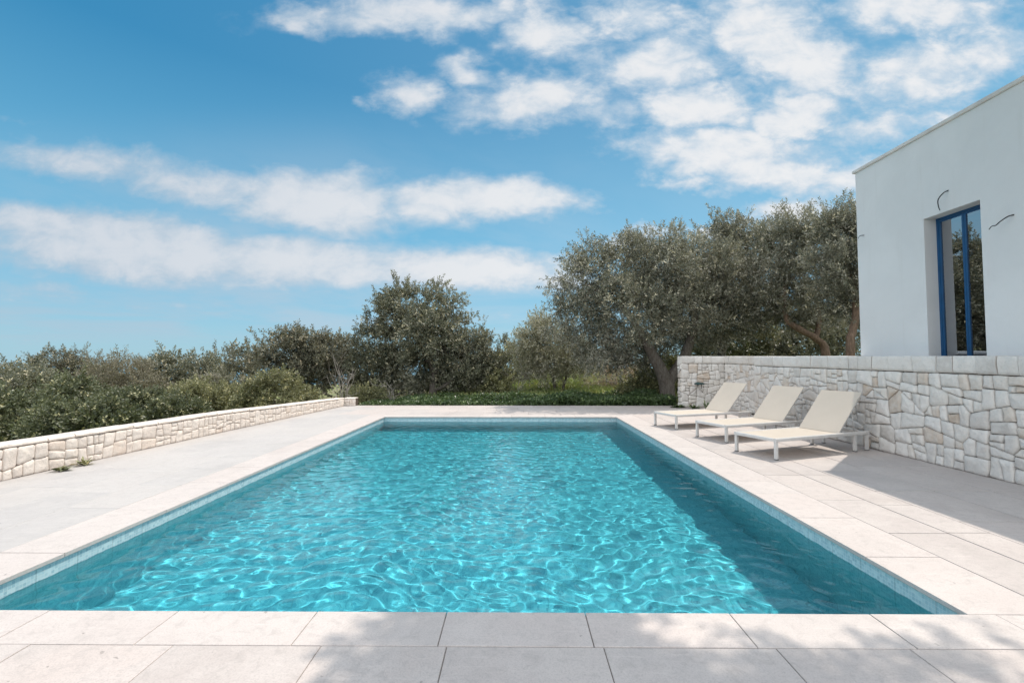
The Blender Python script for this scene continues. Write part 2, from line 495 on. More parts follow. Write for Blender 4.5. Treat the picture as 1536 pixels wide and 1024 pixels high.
    dens = t.math('ADD', tot, t.math('MULTIPLY', t.math('SUBTRACT', fb, .5), t.math('MULTIPLY_ADD', t.smooth(u, -.3, .2), .75, 1.15)))
    # unseen bright cloud added behind the viewer and overhead as fill light
    back = t.smooth(Y, .12, .3, 1.0, 0.0)
    free = t.math('MULTIPLY', t.smooth(f1, .36, .54), back)
    cov = t.math('ADD', t.smooth(dens, .24, .92), free, clamp=True)
    cov = t.math('MULTIPLY', cov, t.smooth(v, -.01, .05))
    cov = t.math('MULTIPLY', cov, .93)
    veil = t.math('MULTIPLY', t.smooth(t.noise(P, .55, 6, .6, .4), .36, .66), t.math('MULTIPLY', t.smooth(v, .01, .09), t.smooth(v, .60, .22)))
    cov = t.math('MAXIMUM', cov, t.math('MULTIPLY', veil, t.smooth(u, .35, -.5, 0.14, .58)))
    core = t.smooth(t.math('ADD', dens, t.math('MULTIPLY', t.math('SUBTRACT', f2, .5), .9)), .5, 1.25)
    # the clouds toward the sun (right) are brighter
    side = t.smooth(u, -1.0, .4)
    cdark = t.mixc(side, (.50,.62,.74,1), (.66,.76,.86,1))
    clight = t.mixc(side, (.74,.78,.84,1), (.97,.965,.97,1))
    ccol = t.mixc(core, cdark, clight)
    ccol = t.mixc(back, ccol, (.90,.93,.965,1))
    # sky tone: teal grading
    grad = t.ramp(t.math('MAXIMUM', Z, 0.0), [(0.0, (.42,.66,.80)), (.10, (.31,.61,.81)), (.26, (.170,.51,.76)), (.50, (.042,.285,.545)), (1.0, (.025,.20,.45))])
    lift = t.smooth(u, -1.1, 1.2)
    grad = t.mixc(t.math('MULTIPLY', lift, .40), grad, (.40,.68,.85,1))
    grad = t.mixc(1.0, grad, (10.0, 10.0, 10.0, 1), 'MULTIPLY')
    skyc = t.mixc(.80, t.mixc(1.0, sky.outputs[0], (.62, .93, 1.0, 1), 'MULTIPLY'), grad)
    bg1 = t.new('ShaderNodeBackground'); t.put(bg1.inputs[0], skyc); bg1.inputs[1].default_value = .10
    bg2 = t.new('ShaderNodeBackground'); t.put(bg2.inputs[0], ccol); t.put(bg2.inputs[1], t.math('MULTIPLY_ADD', back, 1.15, .92))  # added rear cloud is brightened further for fill
    mx = t.new('ShaderNodeMixShader'); t.put(mx.inputs[0], cov)
    t.l.new(bg1.outputs[0], mx.inputs[1]); t.l.new(bg2.outputs[0], mx.inputs[2])
    t.l.new(mx.outputs[0], out.inputs['Surface'])
build_world()

# ------------------------------------------------------------------ pool, deck
PX0, PX1, PY0, PY1 = -3.53, 2.68, 2.79, 12.28      # coping edge
OV = .022                                          # coping overhang
DX0, DX1, DY0, DY1 = -6.9, 6.6, -3.0, 15.38
rnd = random.Random(5)

def slab_rects():
    out = []
    cw_l, cw_r, cw_f, cw_b = .52, .57, .33, .50
    def along_y(x0, x1, y0, y1, lo, hi, tone):
        y = y0
        first = rnd.uniform(.3, 1.0)
        while y < y1 - 1e-6:
            n = y + (rnd.uniform(lo, hi) if y > y0 else first*hi)
            if y1 - n < .35: n = y1
            out.append((x0, x1, y, min(n, y1), tone())); y = n
    def along_x(x0, x1, y0, y1, lo, hi, tone, offs=None):
        x = x0; first = rnd.uniform(.4, 1.0)
        while x < x1 - 1e-6:
            n = x + (rnd.uniform(lo, hi) if x > x0 else first*hi)
            if x1 - n < .3: n = x1
            out.append((x, min(n, x1), y0, y1, tone())); x = n
    cop = lambda: rnd.uniform(.55, .9)
    gen = lambda: rnd.uniform(0, 1)
    lf = lambda: rnd.choice([rnd.uniform(0, .2), rnd.uniform(.4, .6), rnd.uniform(.92, 1.0)])
    # coping ring
    yf = PY0 - cw_f
    along_y(PX0 - cw_l, PX0, PY0, PY1, .8, 1.1, cop)
    along_y(PX1, PX1 + cw_r, PY0 + .0, PY1, .55, .95, cop)
    along_x(PX0 - cw_l, PX1 + cw_r, yf, PY0, .74, .86, cop)
    along_x(PX0 - cw_l, PX1 + cw_r, PY1, PY1 + cw_b, .8, 1.0, cop)
    # right side courses
    xs = [PX1 + cw_r, 3.77, 4.14, 4.83, 5.48, DX1]
    for a, b in zip(xs, xs[1:]): along_y(a, b, yf, PY1 + cw_b, .75, 1.35, gen)
    # left side courses
    xs = [PX0 - cw_l, -4.6, -5.2, -5.8, -6.35, DX0]
    for a, b in zip(xs, xs[1:]): along_y(b, a, yf, PY1 + cw_b, .75, 1.35, lf)
    # far rows
    ys = [PY1 + cw_b, 13.4, 14.05, 14.7, DY1]
    for a, b in zip(ys, ys[1:]): along_x(DX0, DX1, a, b, .8, 1.3, gen)
    # front rows
    ys = [yf, 1.93, 1.4, .8, .2, -.4, -1.0, -1.7, -2.3, DY0]
    for a, b in zip(ys, ys[1:]): along_x(DX0, DX1, b, a, .66, .90, gen)
    return out, (PX0 - cw_l, PX1 + cw_r, yf, PY1 + cw_b)

rects, RING = slab_rects()
deck, coping, side = MB(), MB(), MB()
for (x0, x1, y0, y1, tn) in rects:
    inside = x0 >= RING[0]-1e-6 and x1 <= RING[1]+1e-6 and y0 >= RING[2]-1e-6 and y1 <= RING[3]+1e-6
    g = .0050 if x0 > PX1 + .3 and y0 > 2 else .0028 if inside else .0026
    dz = rnd.uniform(-.0012, .0012)
    left = x1 <= RING[0] + 1e-6 and y0 > RING[2] - 1e-6
    if left: g, dz = .0011, dz*.3
    (coping if inside else side if left else deck).box(x0+g, x1-g, y0+g, y1-g, -.035, dz, .0035, tn)
tag(deck.build('pool_deck', M['stone']), kind='structure')
tag(coping.build('pool_coping', M['stone_pink']), kind='structure')
tag(side.build('side_terrace', M['stone_grey']), kind='structure')

# mortar bed under the slabs (ring round the pool)
bed = MB()
bx0, bx1, by0, by1 = PX0 - OV, PX1 + OV, PY0 - OV, PY1 + OV
def plate(x0, x1, y0, y1, z0=-.5, z1=-.0065): bed.box(x0, x1, y0, y1, z0, z1)
plate(DX0+.004, bx0-.03, DY0+.004, DY1-.004); plate(bx1+.03, DX1-.004, DY0+.004, DY1-.004)
plate(bx0-.03, bx1+.03, DY0+.004, by0-.03); plate(bx0-.03, bx1+.03, by1+.03, DY1-.004)
tag(bed.build('mortar_bed', M['grout']), kind='structure')

# basin (uv in metres)
basin = MB()
D = 1.25
zt = -.0375
def uvq(w, h): return [(0, 0), (w, 0), (w, h), (0, h)]
W_, L_ = bx1 - bx0, by1 - by0
H_ = D + zt
basin.face([(bx0,by0,-D),(bx1,by0,-D),(bx1,by1,-D),(bx0,by1,-D)], .5, [(0,0),(W_,0),(W_,L_),(0,L_)])
basin.face([(bx0,by1,-D),(bx1,by1,-D),(bx1,by1,zt),(bx0,by1,zt)], .5, uvq(W_, H_))
basin.face([(bx1,by0,-D),(bx0,by0,-D),(bx0,by0,zt),(bx1,by0,zt)], .5, uvq(W_, H_))
basin.face([(bx0,by0,-D),(bx0,by1,-D),(bx0,by1,zt),(bx0,by0,zt)], .5, uvq(L_, H_))
basin.face([(bx1,by1,-D),(bx1,by0,-D),(bx1,by0,zt),(bx1,by1,zt)], .5, uvq(L_, H_))
bo = tag(basin.build('pool_basin', M['tile']), kind='structure')
bo.cycles.is_caustics_receiver = True

# water: closed body with a rippled top
def water():
    WL = -.135
    e = .006
    x0, x1, y0, y1 = bx0 - e, bx1 + e, by0 - e, by1 + e
    nx, ny = 420, 640
    xs = np.linspace(x0, x1, nx); ys = np.linspace(y0, y1, ny)
    gx, gy = np.meshgrid(xs, ys)
    rs = np.random.RandomState(11)
    z = np.zeros_like(gx)
    wx = gx + .10*np.sin(gy*1.7 + .4*np.sin(gx*1.1)) + .05*np.sin(gy*3.9 + gx)
    wy = gy + .10*np.sin(gx*1.9 + .7) + .05*np.sin(gx*4.3 - gy*.7)
    for i in range(80):
        lam = .088 * (.34/.088)**(rs.rand()**1.05)
        k = 2*math.pi/lam
        th = rs.rand()*2*math.pi
        if rs.rand() < .45: th = math.pi/2 + rs.randn()*.55
        amp = .0026*lam**1.5
        z += amp*np.sin(k*(wx*math.cos(th) + wy*math.sin(th)) + rs.rand()*6.28)
    z = WL + z*WAVE
    top = np.stack([gx, gy, z], -1).reshape(-1, 3)
    zb = -D - .01
    bot = np.array([[x0,y0,zb],[x1,y0,zb],[x1,y1,zb],[x0,y1,zb]])
    idx = np.arange(nx*ny).reshape(ny, nx)
    q = np.stack([idx[:-1,:-1], idx[:-1,1:], idx[1:,1:], idx[1:,:-1]], -1).reshape(-1, 4)
    me = bpy.data.meshes.new('water')
    faces = [tuple(r) for r in q.tolist()]
    N = nx*ny
    b0, b1, b2, b3 = N, N+1, N+2, N+3
    faces.append((b3, b2, b1, b0))
    faces.append(tuple([b0, b1] + idx[0, ::-1].tolist()))
    faces.append(tuple([b2, b3] + idx[-1, :].tolist()))
    faces.append(tuple([b1, b2] + idx[::-1, -1].tolist()))
    faces.append(tuple([b3, b0] + idx[:, 0].tolist()))
    me.from_pydata(np.vstack([top, bot]).tolist(), [], faces)
    sm = np.ones(len(faces), dtype=bool); sm[len(q):] = False
    me.polygons.foreach_set('use_smooth', sm)
    me.update()
    o = link('water', me, M['water'])
    tag(o, kind='structure')
    o.cycles.is_caustics_caster = True
WAVE = 1.0
water()

# ------------------------------------------------------------------ terrain and sea
def sstep(x, a, b):
    t = np.clip((x - a)/(b - a), 0, 1)
    return t*t*(3 - 2*t)

def ground_h(x, y):
    x = np.asarray(x, float); y = np.asarray(y, float)
    z = np.full(np.broadcast(x, y).shape, -.10)
    z = z - 1.5*sstep(-x, 6.6, 11.0) - 2.2*sstep(-x, 12, 34)
    r = np.hypot(x, y)
    z = z + .55*sstep(y, 19, 29)*sstep(x, -3, 3)
    z = z - 78*sstep(r, 60, 1500)**.8
    z = z + .10*np.sin(x*.7 + 1.3*np.sin(y*.31)) * np.sin(y*.53 + .8) * sstep(y, 16.2, 20)
    ins = (sstep(x, DX0 - .05, DX0 + .25) * sstep(-x, -(DX1 + 7.5), -(DX1 + 7.2)) * sstep(y, DY0, DY0 + .3) * sstep(-y, -(DY1 - .05), -(DY1 - .3)))
    return z*(1 - ins) + ins*(-2.4)

def build_ground():
    def axis(lo, hi, step, far):
        a = list(np.arange(lo, hi + 1e-6, step))
        s = step; v = hi
        while v < far: s *= 1.35; v += s; a.append(v)
        s = step; v = lo; b = []
        while v > -far: s *= 1.35; v -= s; b.append(v)
        return np.array(b[::-1] + a)
    xs = axis(-14, 15, .3, 2400); ys = axis(-4, 32, .3, 2400)
    gx, gy = np.meshgrid(xs, ys)
    gz = ground_h(gx, gy)
    idx = np.arange(gx.size).reshape(gx.shape)
    q = np.stack([idx[:-1,:-1], idx[:-1,1:], idx[1:,1:], idx[1:,:-1]], -1).reshape(-1, 4)
    o = np_mesh('ground', np.stack([gx, gy, gz], -1).reshape(-1, 3), q, M['ground'], None, None, True)
    tag(o, kind='structure')
    s = MB()
    n = 96; rows = []
    for r in (250, 1500, 4000, 7600):
        rows.append([(r*math.cos(2*math.pi*k/n), r*math.sin(2*math.pi*k/n), -74.0) for k in range(n)])
    s.grid(rows[::-1], True, .5, True)
    tag(s.build('sea', M['sea']), kind='structure')
build_ground()

# ------------------------------------------------------------------ dry-stone walls
def clip_half(poly, nx, ny, c):
    """keep points with nx*x + ny*y <= c"""
    out = []
    for i in range(len(poly)):
        p, q = poly[i], poly[(i + 1) % len(poly)]
        dp = nx*p[0] + ny*p[1] - c; dq = nx*q[0] + ny*q[1] - c
        if dp <= 0: out.append(p)
        if (dp < 0 < dq) or (dq < 0 < dp):
            t = dp/(dp - dq)
            out.append((p[0] + (q[0]-p[0])*t, p[1] + (q[1]-p[1])*t))
    return out

def chaikin(poly, f=.18):
    out = []
    n = len(poly)
    for i in range(n):
        p, q = poly[i], poly[(i + 1) % n]
        out.append((p[0]+(q[0]-p[0])*f, p[1]+(q[1]-p[1])*f))
        out.append((p[0]+(q[0]-p[0])*(1-f), p[1]+(q[1]-p[1])*(1-f)))
    return out

def poly_area(p):
    return .5*abs(sum(p[k][0]*p[(k+1) % len(p)][1] - p[(k+1) % len(p)][0]*p[k][1] for k in range(len(p))))

def inset_poly(poly, g):
    out = list(poly)
    n = len(poly)
    cx = sum(p[0] for p in poly)/n; cy = sum(p[1] for p in poly)/n
    for i in range(n):
        p, q = poly[i], poly[(i + 1) % n]
        ex, ey = q[0]-p[0], q[1]-p[1]
        L = math.hypot(ex, ey)
        if L < 1e-6: continue
        nx, ny = ey/L, -ex/L
        c = nx*p[0] + ny*p[1]
        if nx*cx + ny*cy > c: nx, ny, c = -nx, -ny, -c
        out = clip_half(out, nx, ny, c - g)
        if len(out) < 3: return []
    return out

def stone_cells(W, H0, H1, rng, coarse=(.62, .50), amin=.018, amax=.11, gap=.0065, jit=.13):
    """Angular stones: coarse jittered cells, each broken by slanted cuts."""
    Hm = max(H0, H1)
    cw, ch = coarse
    rows = max(1, round(Hm/ch)); rh = Hm/rows
    seeds = []
    for r in range(rows):
        x = -rng.random()*cw
        while x < W + cw:
            w = cw*rng.uniform(.6, 1.35)
            seeds.append((x + w/2, (r + .5 + rng.uniform(-.24, .24)*min(1, rh/.5)*(.3 if rows == 1 else 1))*rh)); x += w
    out = []
    def split(poly):
        a = poly_area(poly)
        xs = [p[0] for p in poly]; zs = [p[1] for p in poly]
        w, h = max(xs) - min(xs), max(zs) - min(zs)
        lim = amin*(amax/amin)**(rng.random()**.8)
        if a < lim and max(w, h) < 2.1*min(w, h): out.append(poly); return
        if min(w, h) < .09: out.append(poly); return
        t = rng.uniform(.34, .66)
        ang = rng.gauss(0, jit)
        if w*rng.uniform(.8, 1.15) > h:                     # upright cut
            nx, ny = math.cos(ang), math.sin(ang)
        else:
            nx, ny = math.sin(ang), math.cos(ang)
        px, pz = min(xs) + w*t, min(zs) + h*t
        if abs(nx) > abs(ny): pz = (min(zs) + max(zs))/2
        else: px = (min(xs) + max(xs))/2
        c = nx*px + ny*pz
        A = clip_half(poly, nx, ny, c); B = clip_half(poly, -nx, -ny, -c)
        if len(A) < 3 or len(B) < 3: out.append(poly); return
        split(A); split(B)
    for i, (sx, sz) in enumerate(seeds):
        poly = [(0.0, 0.0), (W, 0.0), (W, H1), (0.0, H0)]
        for j, (tx, tz) in enumerate(seeds):
            if j == i: continue
            dx, dz = tx - sx, (tz - sz)
            d = math.hypot(dx, dz)
            if d > 2.4 or d < 1e-5: continue
            poly = clip_half(poly, dx/d, dz/d, (dx*(sx+tx)/2 + dz*(sz+tz)/2)/d)
            if len(poly) < 3: break
        if len(poly) >= 3: split(poly)
    res = []
    for p in out:
        q = inset_poly(p, gap*rng.uniform(.2, .75))
        if len(q) >= 3 and poly_area(q) > .0012: res.append(q)
    return res

def subdivide(poly, step):
    out = []
    n = len(poly)
    for i in range(n):
        p, q = poly[i], poly[(i + 1) % n]
        k = max(1, int(math.hypot(q[0]-p[0], q[1]-p[1])/step))
        for m in range(k):
            out.append((p[0]+(q[0]-p[0])*m/k, p[1]+(q[1]-p[1])*m/k))
    return out

def add_stone(mb, poly, frame, rng, bulge=.012, round_=True, rel=1.0):
    """frame(s, z, out) -> world point."""
    if round_:
        poly = chaikin(poly, rng.uniform(.05, .11))
    poly = subdivide(poly, .05)
    n = len(poly)
    cx = sum(p[0] for p in poly)/n; cz = sum(p[1] for p in poly)/n
    sd = rng.uniform(0, 99)
    pr = []
    for p in poly:
        k = noise.noise((p[0]*9 + sd, p[1]*9, sd))*.009
        d = math.hypot(p[0]-cx, p[1]-cz) + 1e-6
        pr.append((p[0] + (p[0]-cx)/d*k, p[1] + (p[1]-cz)/d*k))
    bulge *= rel
    tilt_s, tilt_z = rng.uniform(-.06, .06)*rel, rng.uniform(-.06, .06)*rel
    base_o = rng.uniform(-.010, .012)*rel
    def ring(inset, o, nz):
        r = []
        for p in pr:
            d = math.hypot(p[0]-cx, p[1]-cz) + 1e-6
            k = max(.05, 1 - inset/d)
            s, z = cx + (p[0]-cx)*k, cz + (p[1]-cz)*k
            oo = o + base_o + tilt_s*(s-cx) + tilt_z*(z-cz)
            if nz: oo += nz*noise.noise((s*7 + sd, z*7, sd*.3)) + .5*nz*noise.noise((s*19 + sd, z*19, sd*.3))
            r.append(frame(s, max(z, -.01), oo))
        return r
    v = rng.random()
    size = min(max(abs(p[0]-cx) for p in pr), max(abs(p[1]-cz) for p in pr))
    rows = [ring(0, -.07, 0), ring(0, -.010, .004), ring(.0035, -.003, .006), ring(.012, .001 + bulge*.3, .010), ring(size*.45, .004 + bulge, .014), ring(size*.8, .004 + bulge, .014)]
    mb.grid(rows, True, v, True)
    c = rows[-1]
    ctr = Vector((0, 0, 0))
    for p in c: ctr += Vector(p)
    ctr /= len(c)
    b = len(mb.v)
    mb.v.extend([tuple(p) for p in c] + [tuple(ctr)])
    for i in range(len(c)):
        mb.f.append((b + i, b + (i+1) % len(c), b + len(c))); mb.uv.append(None); mb.var.append(v); mb.sm.append(True)

def make_frame(p0, p1, z0=0.0):
    """Front face from p0 to p1 (seen from the side the outward normal points to: right of travel rotated)."""
    d = Vector((p1[0]-p0[0], p1[1]-p0[1], 0)); L = d.length; d.normalize()
    n = Vector((d.y, -d.x, 0))
    def fr(s, z, o): return (p0[0] + d.x*s + n.x*o, p0[1] + d.y*s + n.y*o, z0 + z)
    return fr, L

def core_prism(mb, p0, p1, h0, h1, back, inset=.05, top=0.0):
    """Solid wall body behind the facing."""
    fr, L = make_frame(p0, p1)
    F = lambda s, z, o: fr(s, z, o)
    a, b = -inset, -back
    mb.face([F(0,-.1,a), F(L,-.1,a), F(L,h1-top,a), F(0,h0-top,a)])
    mb.face([F(L,-.1,b), F(0,-.1,b), F(0,h0-top,b), F(L,h1-top,b)])
    mb.face([F(0,h0-top,a), F(L,h1-top,a), F(L,h1-top,b), F(0,h0-top,b)])
    mb.face([F(0,-.1,b), F(0,-.1,a), F(0,h0-top,a), F(0,h0-top,b)])
    mb.face([F(L,-.1,a), F(L,-.1,b), F(L,h1-top,b), F(L,h1-top,a)])

def block_course(mb, p0, p1, h0, h1, th, back, rng, lmin=.22, lmax=.52):
    """Course of squared cap stones along the top, full wall thickness."""
    fr, L = make_frame(p0, p1)
    s = 0.0
    while s < L - 1e-6:
        e = s + rng.uniform(lmin, lmax)
        if L - e < lmin*.7: e = L
        g = rng.uniform(.003, .008)
        a, b = s + g, e - g
        za, zb = h0 + (h1-h0)*a/L, h0 + (h1-h0)*b/L
        o = rng.uniform(-.008, .010); bz = rng.uniform(.004, .012)*min(1, th/.2); dz = rng.uniform(-.004, .004)
        v = rng.random()*.9
        n = max(2, int((b-a)/.045))
        def row(oo, ztop, zoff, nz):
            r = []
            for i in range(n + 1):
                q = a + (b-a)*i/n
                zt = h0 + (h1-h0)*q/L + dz
                z = (zt - zoff) if ztop else (zt - th + zoff)
                r.append(fr(q, z, oo + o + nz*noise.noise((q*8, z*8, 3.3))))
            return r
        rows = [row(-back, False, bz, 0), row(-.03, False, bz, 0), row(0, False, bz + .010, .010), row(.004, False, th*.25, .018), row(.005, False, th*.5, .020), row(.004, False, th*.75, .018), row(0, True, .012, .010), row(-.012, True, 0, .004), row(-back + .01, True, 0, .0), row(-back, True, .01, 0), row(-back, False, bz, 0)]
        mb.grid(rows, False, v, True)
        for i, rev in ((0, False), (n, True)):
            f = [r[i] for r in rows[:-1]]
            if rev: f.reverse()
            mb.face(f, v)
        s = e

def stone_wall(name, segs, course, label, cat, back=.34, rng=None, params=None, cap_name='coping', mat='rubble', rel=1.0):
    """segs: list of (p0, p1, h0, h1); facing on the outward side, coping course on top."""
    rng = rng or random.Random(3)
    root = empty(name, (segs[0][0][0], segs[0][0][1], 0))
    tag(root, label, cat)
    mb, core, cp = MB(), MB(), MB()
    for (p0, p1, h0, h1, *only) in segs:
        fr, L = make_frame(p0, p1)
        if only:                                   # end of a wall: facing stones only, full height
            for c in stone_cells(L, h0 - .004, h1 - .004, rng, **(params or {})): add_stone(mb, c, fr, rng, rel=rel)
            continue
        for c in stone_cells(L, h0 - course, h1 - course, rng, **(params or {})):
            add_stone(mb, c, fr, rng, rel=rel)
        core_prism(core, p0, p1, h0, h1, back, .045, .03)
        block_course(cp, p0, p1, h0, h1, course, back, rng)
    inv = Vector(root.location)
    for b in (mb, core, cp):
        b.v = [(x - inv.x, y - inv.y, z - inv.z) for x, y, z in b.v]
    mb.build('stone_facing', M[mat], root)
    core.build('wall_core', M['joint'], root)
    cp.build(cap_name, M[mat], root)
    return root

# tall wall on the right: long face, pocket, end face toward the viewer
stone_wall('retaining_wall', [
    ((6.05, 11.65), (6.14, 2.0), 1.615, 1.53),
    ((6.72, 14.75), (6.72, 11.65), 1.65, 1.615),
    ((5.34, 14.75), (6.72, 14.75), 1.65, 1.65), ((5.335, 15.09), (5.335, 14.765), 1.65, 1.65, True)],
    .25, 'tall white dry-stone wall behind the three sun loungers, in front of the house', 'stone wall', .34, random.Random(8))
# low boundary wall on the left
stone_wall('boundary_wall', [
    ((-6.55, 3.5), (-6.42, 5.7), .45, .45), ((-6.42, 5.7), (-6.17, 9.6), .45, .42), ((-6.17, 9.6), (-5.72, 15.2), .42, .27), ((-5.72, 15.2), (-5.36, 15.2), .27, .27)],
    .055, 'low cream dry-stone wall along the left edge of the terrace', 'stone wall', .30, random.Random(21),
    dict(coarse=(.62, .7), amin=.016, amax=.07, gap=.0055, jit=.10), mat='rubble_sunlit', rel=.4)

# ------------------------------------------------------------------ house
def house():
    X0, YF, YN, H = 6.4, 8.5, 5.45, 5.02
    root = empty('house', (X0, YF, 0))
    tag(root, 'white rendered flat-roofed house with a tall blue-framed window', 'house')
    L = lambda x, y, z: (x - X0, y - YF, z)
    w = MB()
    wy0, wy1, wz0, wz1, rec = 6.245, 7.115, 1.20, 3.72, .19
    XB = 12.5
    # facade with opening, subdivided so that the render undulates a little
    ysx = [YN, wy0, wy1, YF]; zs = [0.0, wz0, wz1, H]
    def patch(a, b, c, d):
        n = max(1, int(round((b-a)/.25))); m_ = max(1, int(round((d-c)/.25)))
        rows = []
        for j in range(m_ + 1):
            z = c + (d-c)*j/m_
            rows.append([L(X0, b + (a-b)*i/n, z) for i in range(n + 1)])
        w.grid(rows, False, .5, False)
    for i in range(3):
        for j in range(3):
            if i == 1 and j == 1: continue
            patch(ysx[i], ysx[i+1], zs[j], zs[j+1])
    # reveals
    e = X0 + rec + .10
    w.face([L(X0,wy1,wz0), L(X0,wy1,wz1), L(e,wy1,wz1), L(e,wy1,wz0)])
    w.face([L(X0,wy0,wz1), L(X0,wy0,wz0), L(e,wy0,wz0), L(e,wy0,wz1)])
    w.face([L(X0,wy1,wz1), L(X0,wy0,wz1), L(e,wy0,wz1), L(e,wy1,wz1)])
    w.face([L(X0,wy0,wz0), L(X0,wy1,wz0), L(e,wy1,wz0), L(e,wy0,wz0)])
    # other faces
    w.face([L(X0,YF,0), L(XB,YF,0), L(XB,YF,H), L(X0,YF,H)][::-1])
    w.face([L(X0,YN,0), L(XB,YN,0), L(XB,YN,H), L(X0,YN,H)])
    w.face([L(XB,YN,0), L(XB,YF,0), L(XB,YF,H), L(XB,YN,H)])
    w.face([L(X0,YN,H), L(XB,YN,H), L(XB,YF,H), L(X0,YF,H)])
    w.build('wall', M['plaster'], root)
    c = MB()
    o = .035
    for (a, b, cc, d) in ((X0-o, X0+.28, YN-o, YF+o), (XB-.28, XB+o, YN-o, YF+o), (X0+.283, XB-.283, YN-o, YN+.25), (X0+.283, XB-.283, YF-.25, YF+o)):
        q = L(a, cc, H+.002); r = L(b, d, H+.058)
        c.box(q[0], r[0], q[1], r[1], q[2], r[2], .008)
    c.build('roof_coping', M['cap'], root)
    # room seen through the glass
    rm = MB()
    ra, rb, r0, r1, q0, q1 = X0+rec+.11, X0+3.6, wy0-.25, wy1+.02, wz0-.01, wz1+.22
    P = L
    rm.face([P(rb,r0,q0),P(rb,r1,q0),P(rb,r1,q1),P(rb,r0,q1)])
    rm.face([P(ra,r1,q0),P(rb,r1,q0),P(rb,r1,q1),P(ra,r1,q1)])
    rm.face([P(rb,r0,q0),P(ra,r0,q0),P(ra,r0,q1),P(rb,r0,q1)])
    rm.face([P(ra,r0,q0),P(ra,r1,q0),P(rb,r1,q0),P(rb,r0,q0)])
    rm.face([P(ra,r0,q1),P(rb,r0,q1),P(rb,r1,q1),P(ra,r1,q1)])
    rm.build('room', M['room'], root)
    # window: outer frame, two leaves with a pane each
    win = MB()
    xf = X0 + rec
    def bar(mb, y0, y1, z0, z1, x0, x1, bv=.004):
        a = L(x0, y0, z0); b = L(x1, y1, z1)
        mb.box(a[0], b[0], a[1], b[1], a[2], b[2], bv)
    fw = .036
    bar(win, wy1-fw, wy1-.001, wz0+.001, wz1-.001, xf, xf+.060)
    bar(win, wy0+.001, wy0+fw, wz0+.001, wz1-.001, xf, xf+.060)
    bar(win, wy0+fw+.001, wy1-fw-.001, wz1-fw, wz1-.001, xf+.001, xf+.059)
    bar(win, wy0+fw+.001, wy1-fw-.001, wz0+.001, wz0+fw, xf+.001, xf+.059)
    wo = win.build('window', M['blue'], root)
    ymid = .5*(wy0 + wy1)
    for (a, b) in ((ymid+.002, wy1-fw-.003), (wy0+fw+.003, ymid-.002)):
        lf = MB(); sw = .030
        x0, x1 = xf+.004, xf+.036
        bar(lf, a, a+sw, wz0+fw+.004, wz1-fw-.004, x0, x1)
        bar(lf, b-sw, b, wz0+fw+.004, wz1-fw-.004, x0, x1)
        bar(lf, a+sw+.0005, b-sw-.0005, wz1-fw-.004-sw, wz1-fw-.004, x0+.001, x1-.001)
        bar(lf, a+sw+.0005, b-sw-.0005, wz0+fw+.004, wz0+fw+.004+.09, x0+.001, x1-.001)
        lo = lf.build('window_leaf', M['blue'], root); lo.parent = wo
        g = MB()
        xg = x0 + .012
        # the leaf panes sit very slightly out of square, as hung glass does
        g.face([L(xg-GT, a+sw-.004, wz0+fw+.08), L(xg-GT, a+sw-.004, wz1-fw-sw+.004), L(xg+GT, b-sw+.004, wz1-fw-sw+.004), L(xg+GT, b-sw+.004, wz0+fw+.08)])
        go = g.build('pane', M['glass'], root); go.parent = wo
    # bare cable tails left for outdoor lamps
    def cable(pts, r0, nm='cable'):
        mb = MB()
        P_ = [Vector(p) for p in pts]
        q = []
        for i in range(len(P_) - 1):
            for k in range(6):
                t_ = k/6
                p0 = P_[max(i-1, 0)]; p1 = P_[i]; p2 = P_[i+1]; p3 = P_[min(i+2, len(P_)-1)]
                q.append(.5*((2*p1) + (p2-p0)*t_ + (2*p0-5*p1+4*p2-p3)*t_*t_ + (3*p1-p0-3*p2+p3)*t_**3))
        q.append(P_[-1])
        mb.tube([L(*p) for p in q], [r0*(1 - .45*i/len(q)) for i in range(len(q))], 6)
        mb.build(nm, M['black'], root)
    cable([(X0+.02, 6.69, 4.02), (X0-.05, 6.71, 3.99), (X0-.10, 6.75, 3.90), (X0-.09, 6.76, 3.80), (X0-.07, 6.76, 3.74)], .0095)
    cable([(X0+.02, 5.83, 3.375), (X0-.05, 5.85, 3.36), (X0-.10, 5.90, 3.31), (X0-.12, 5.94, 3.27), (X0-.14, 5.975, 3.265), (X0-.15, 6.0, 3.23)], .009)
    cable([(X0+.02, 8.33, 3.80), (X0-.05, 8.34, 3.80), (X0-.08, 8.36, 3.775), (X0-.07, 8.38, 3.755)], .007)
GT = .0015
house()

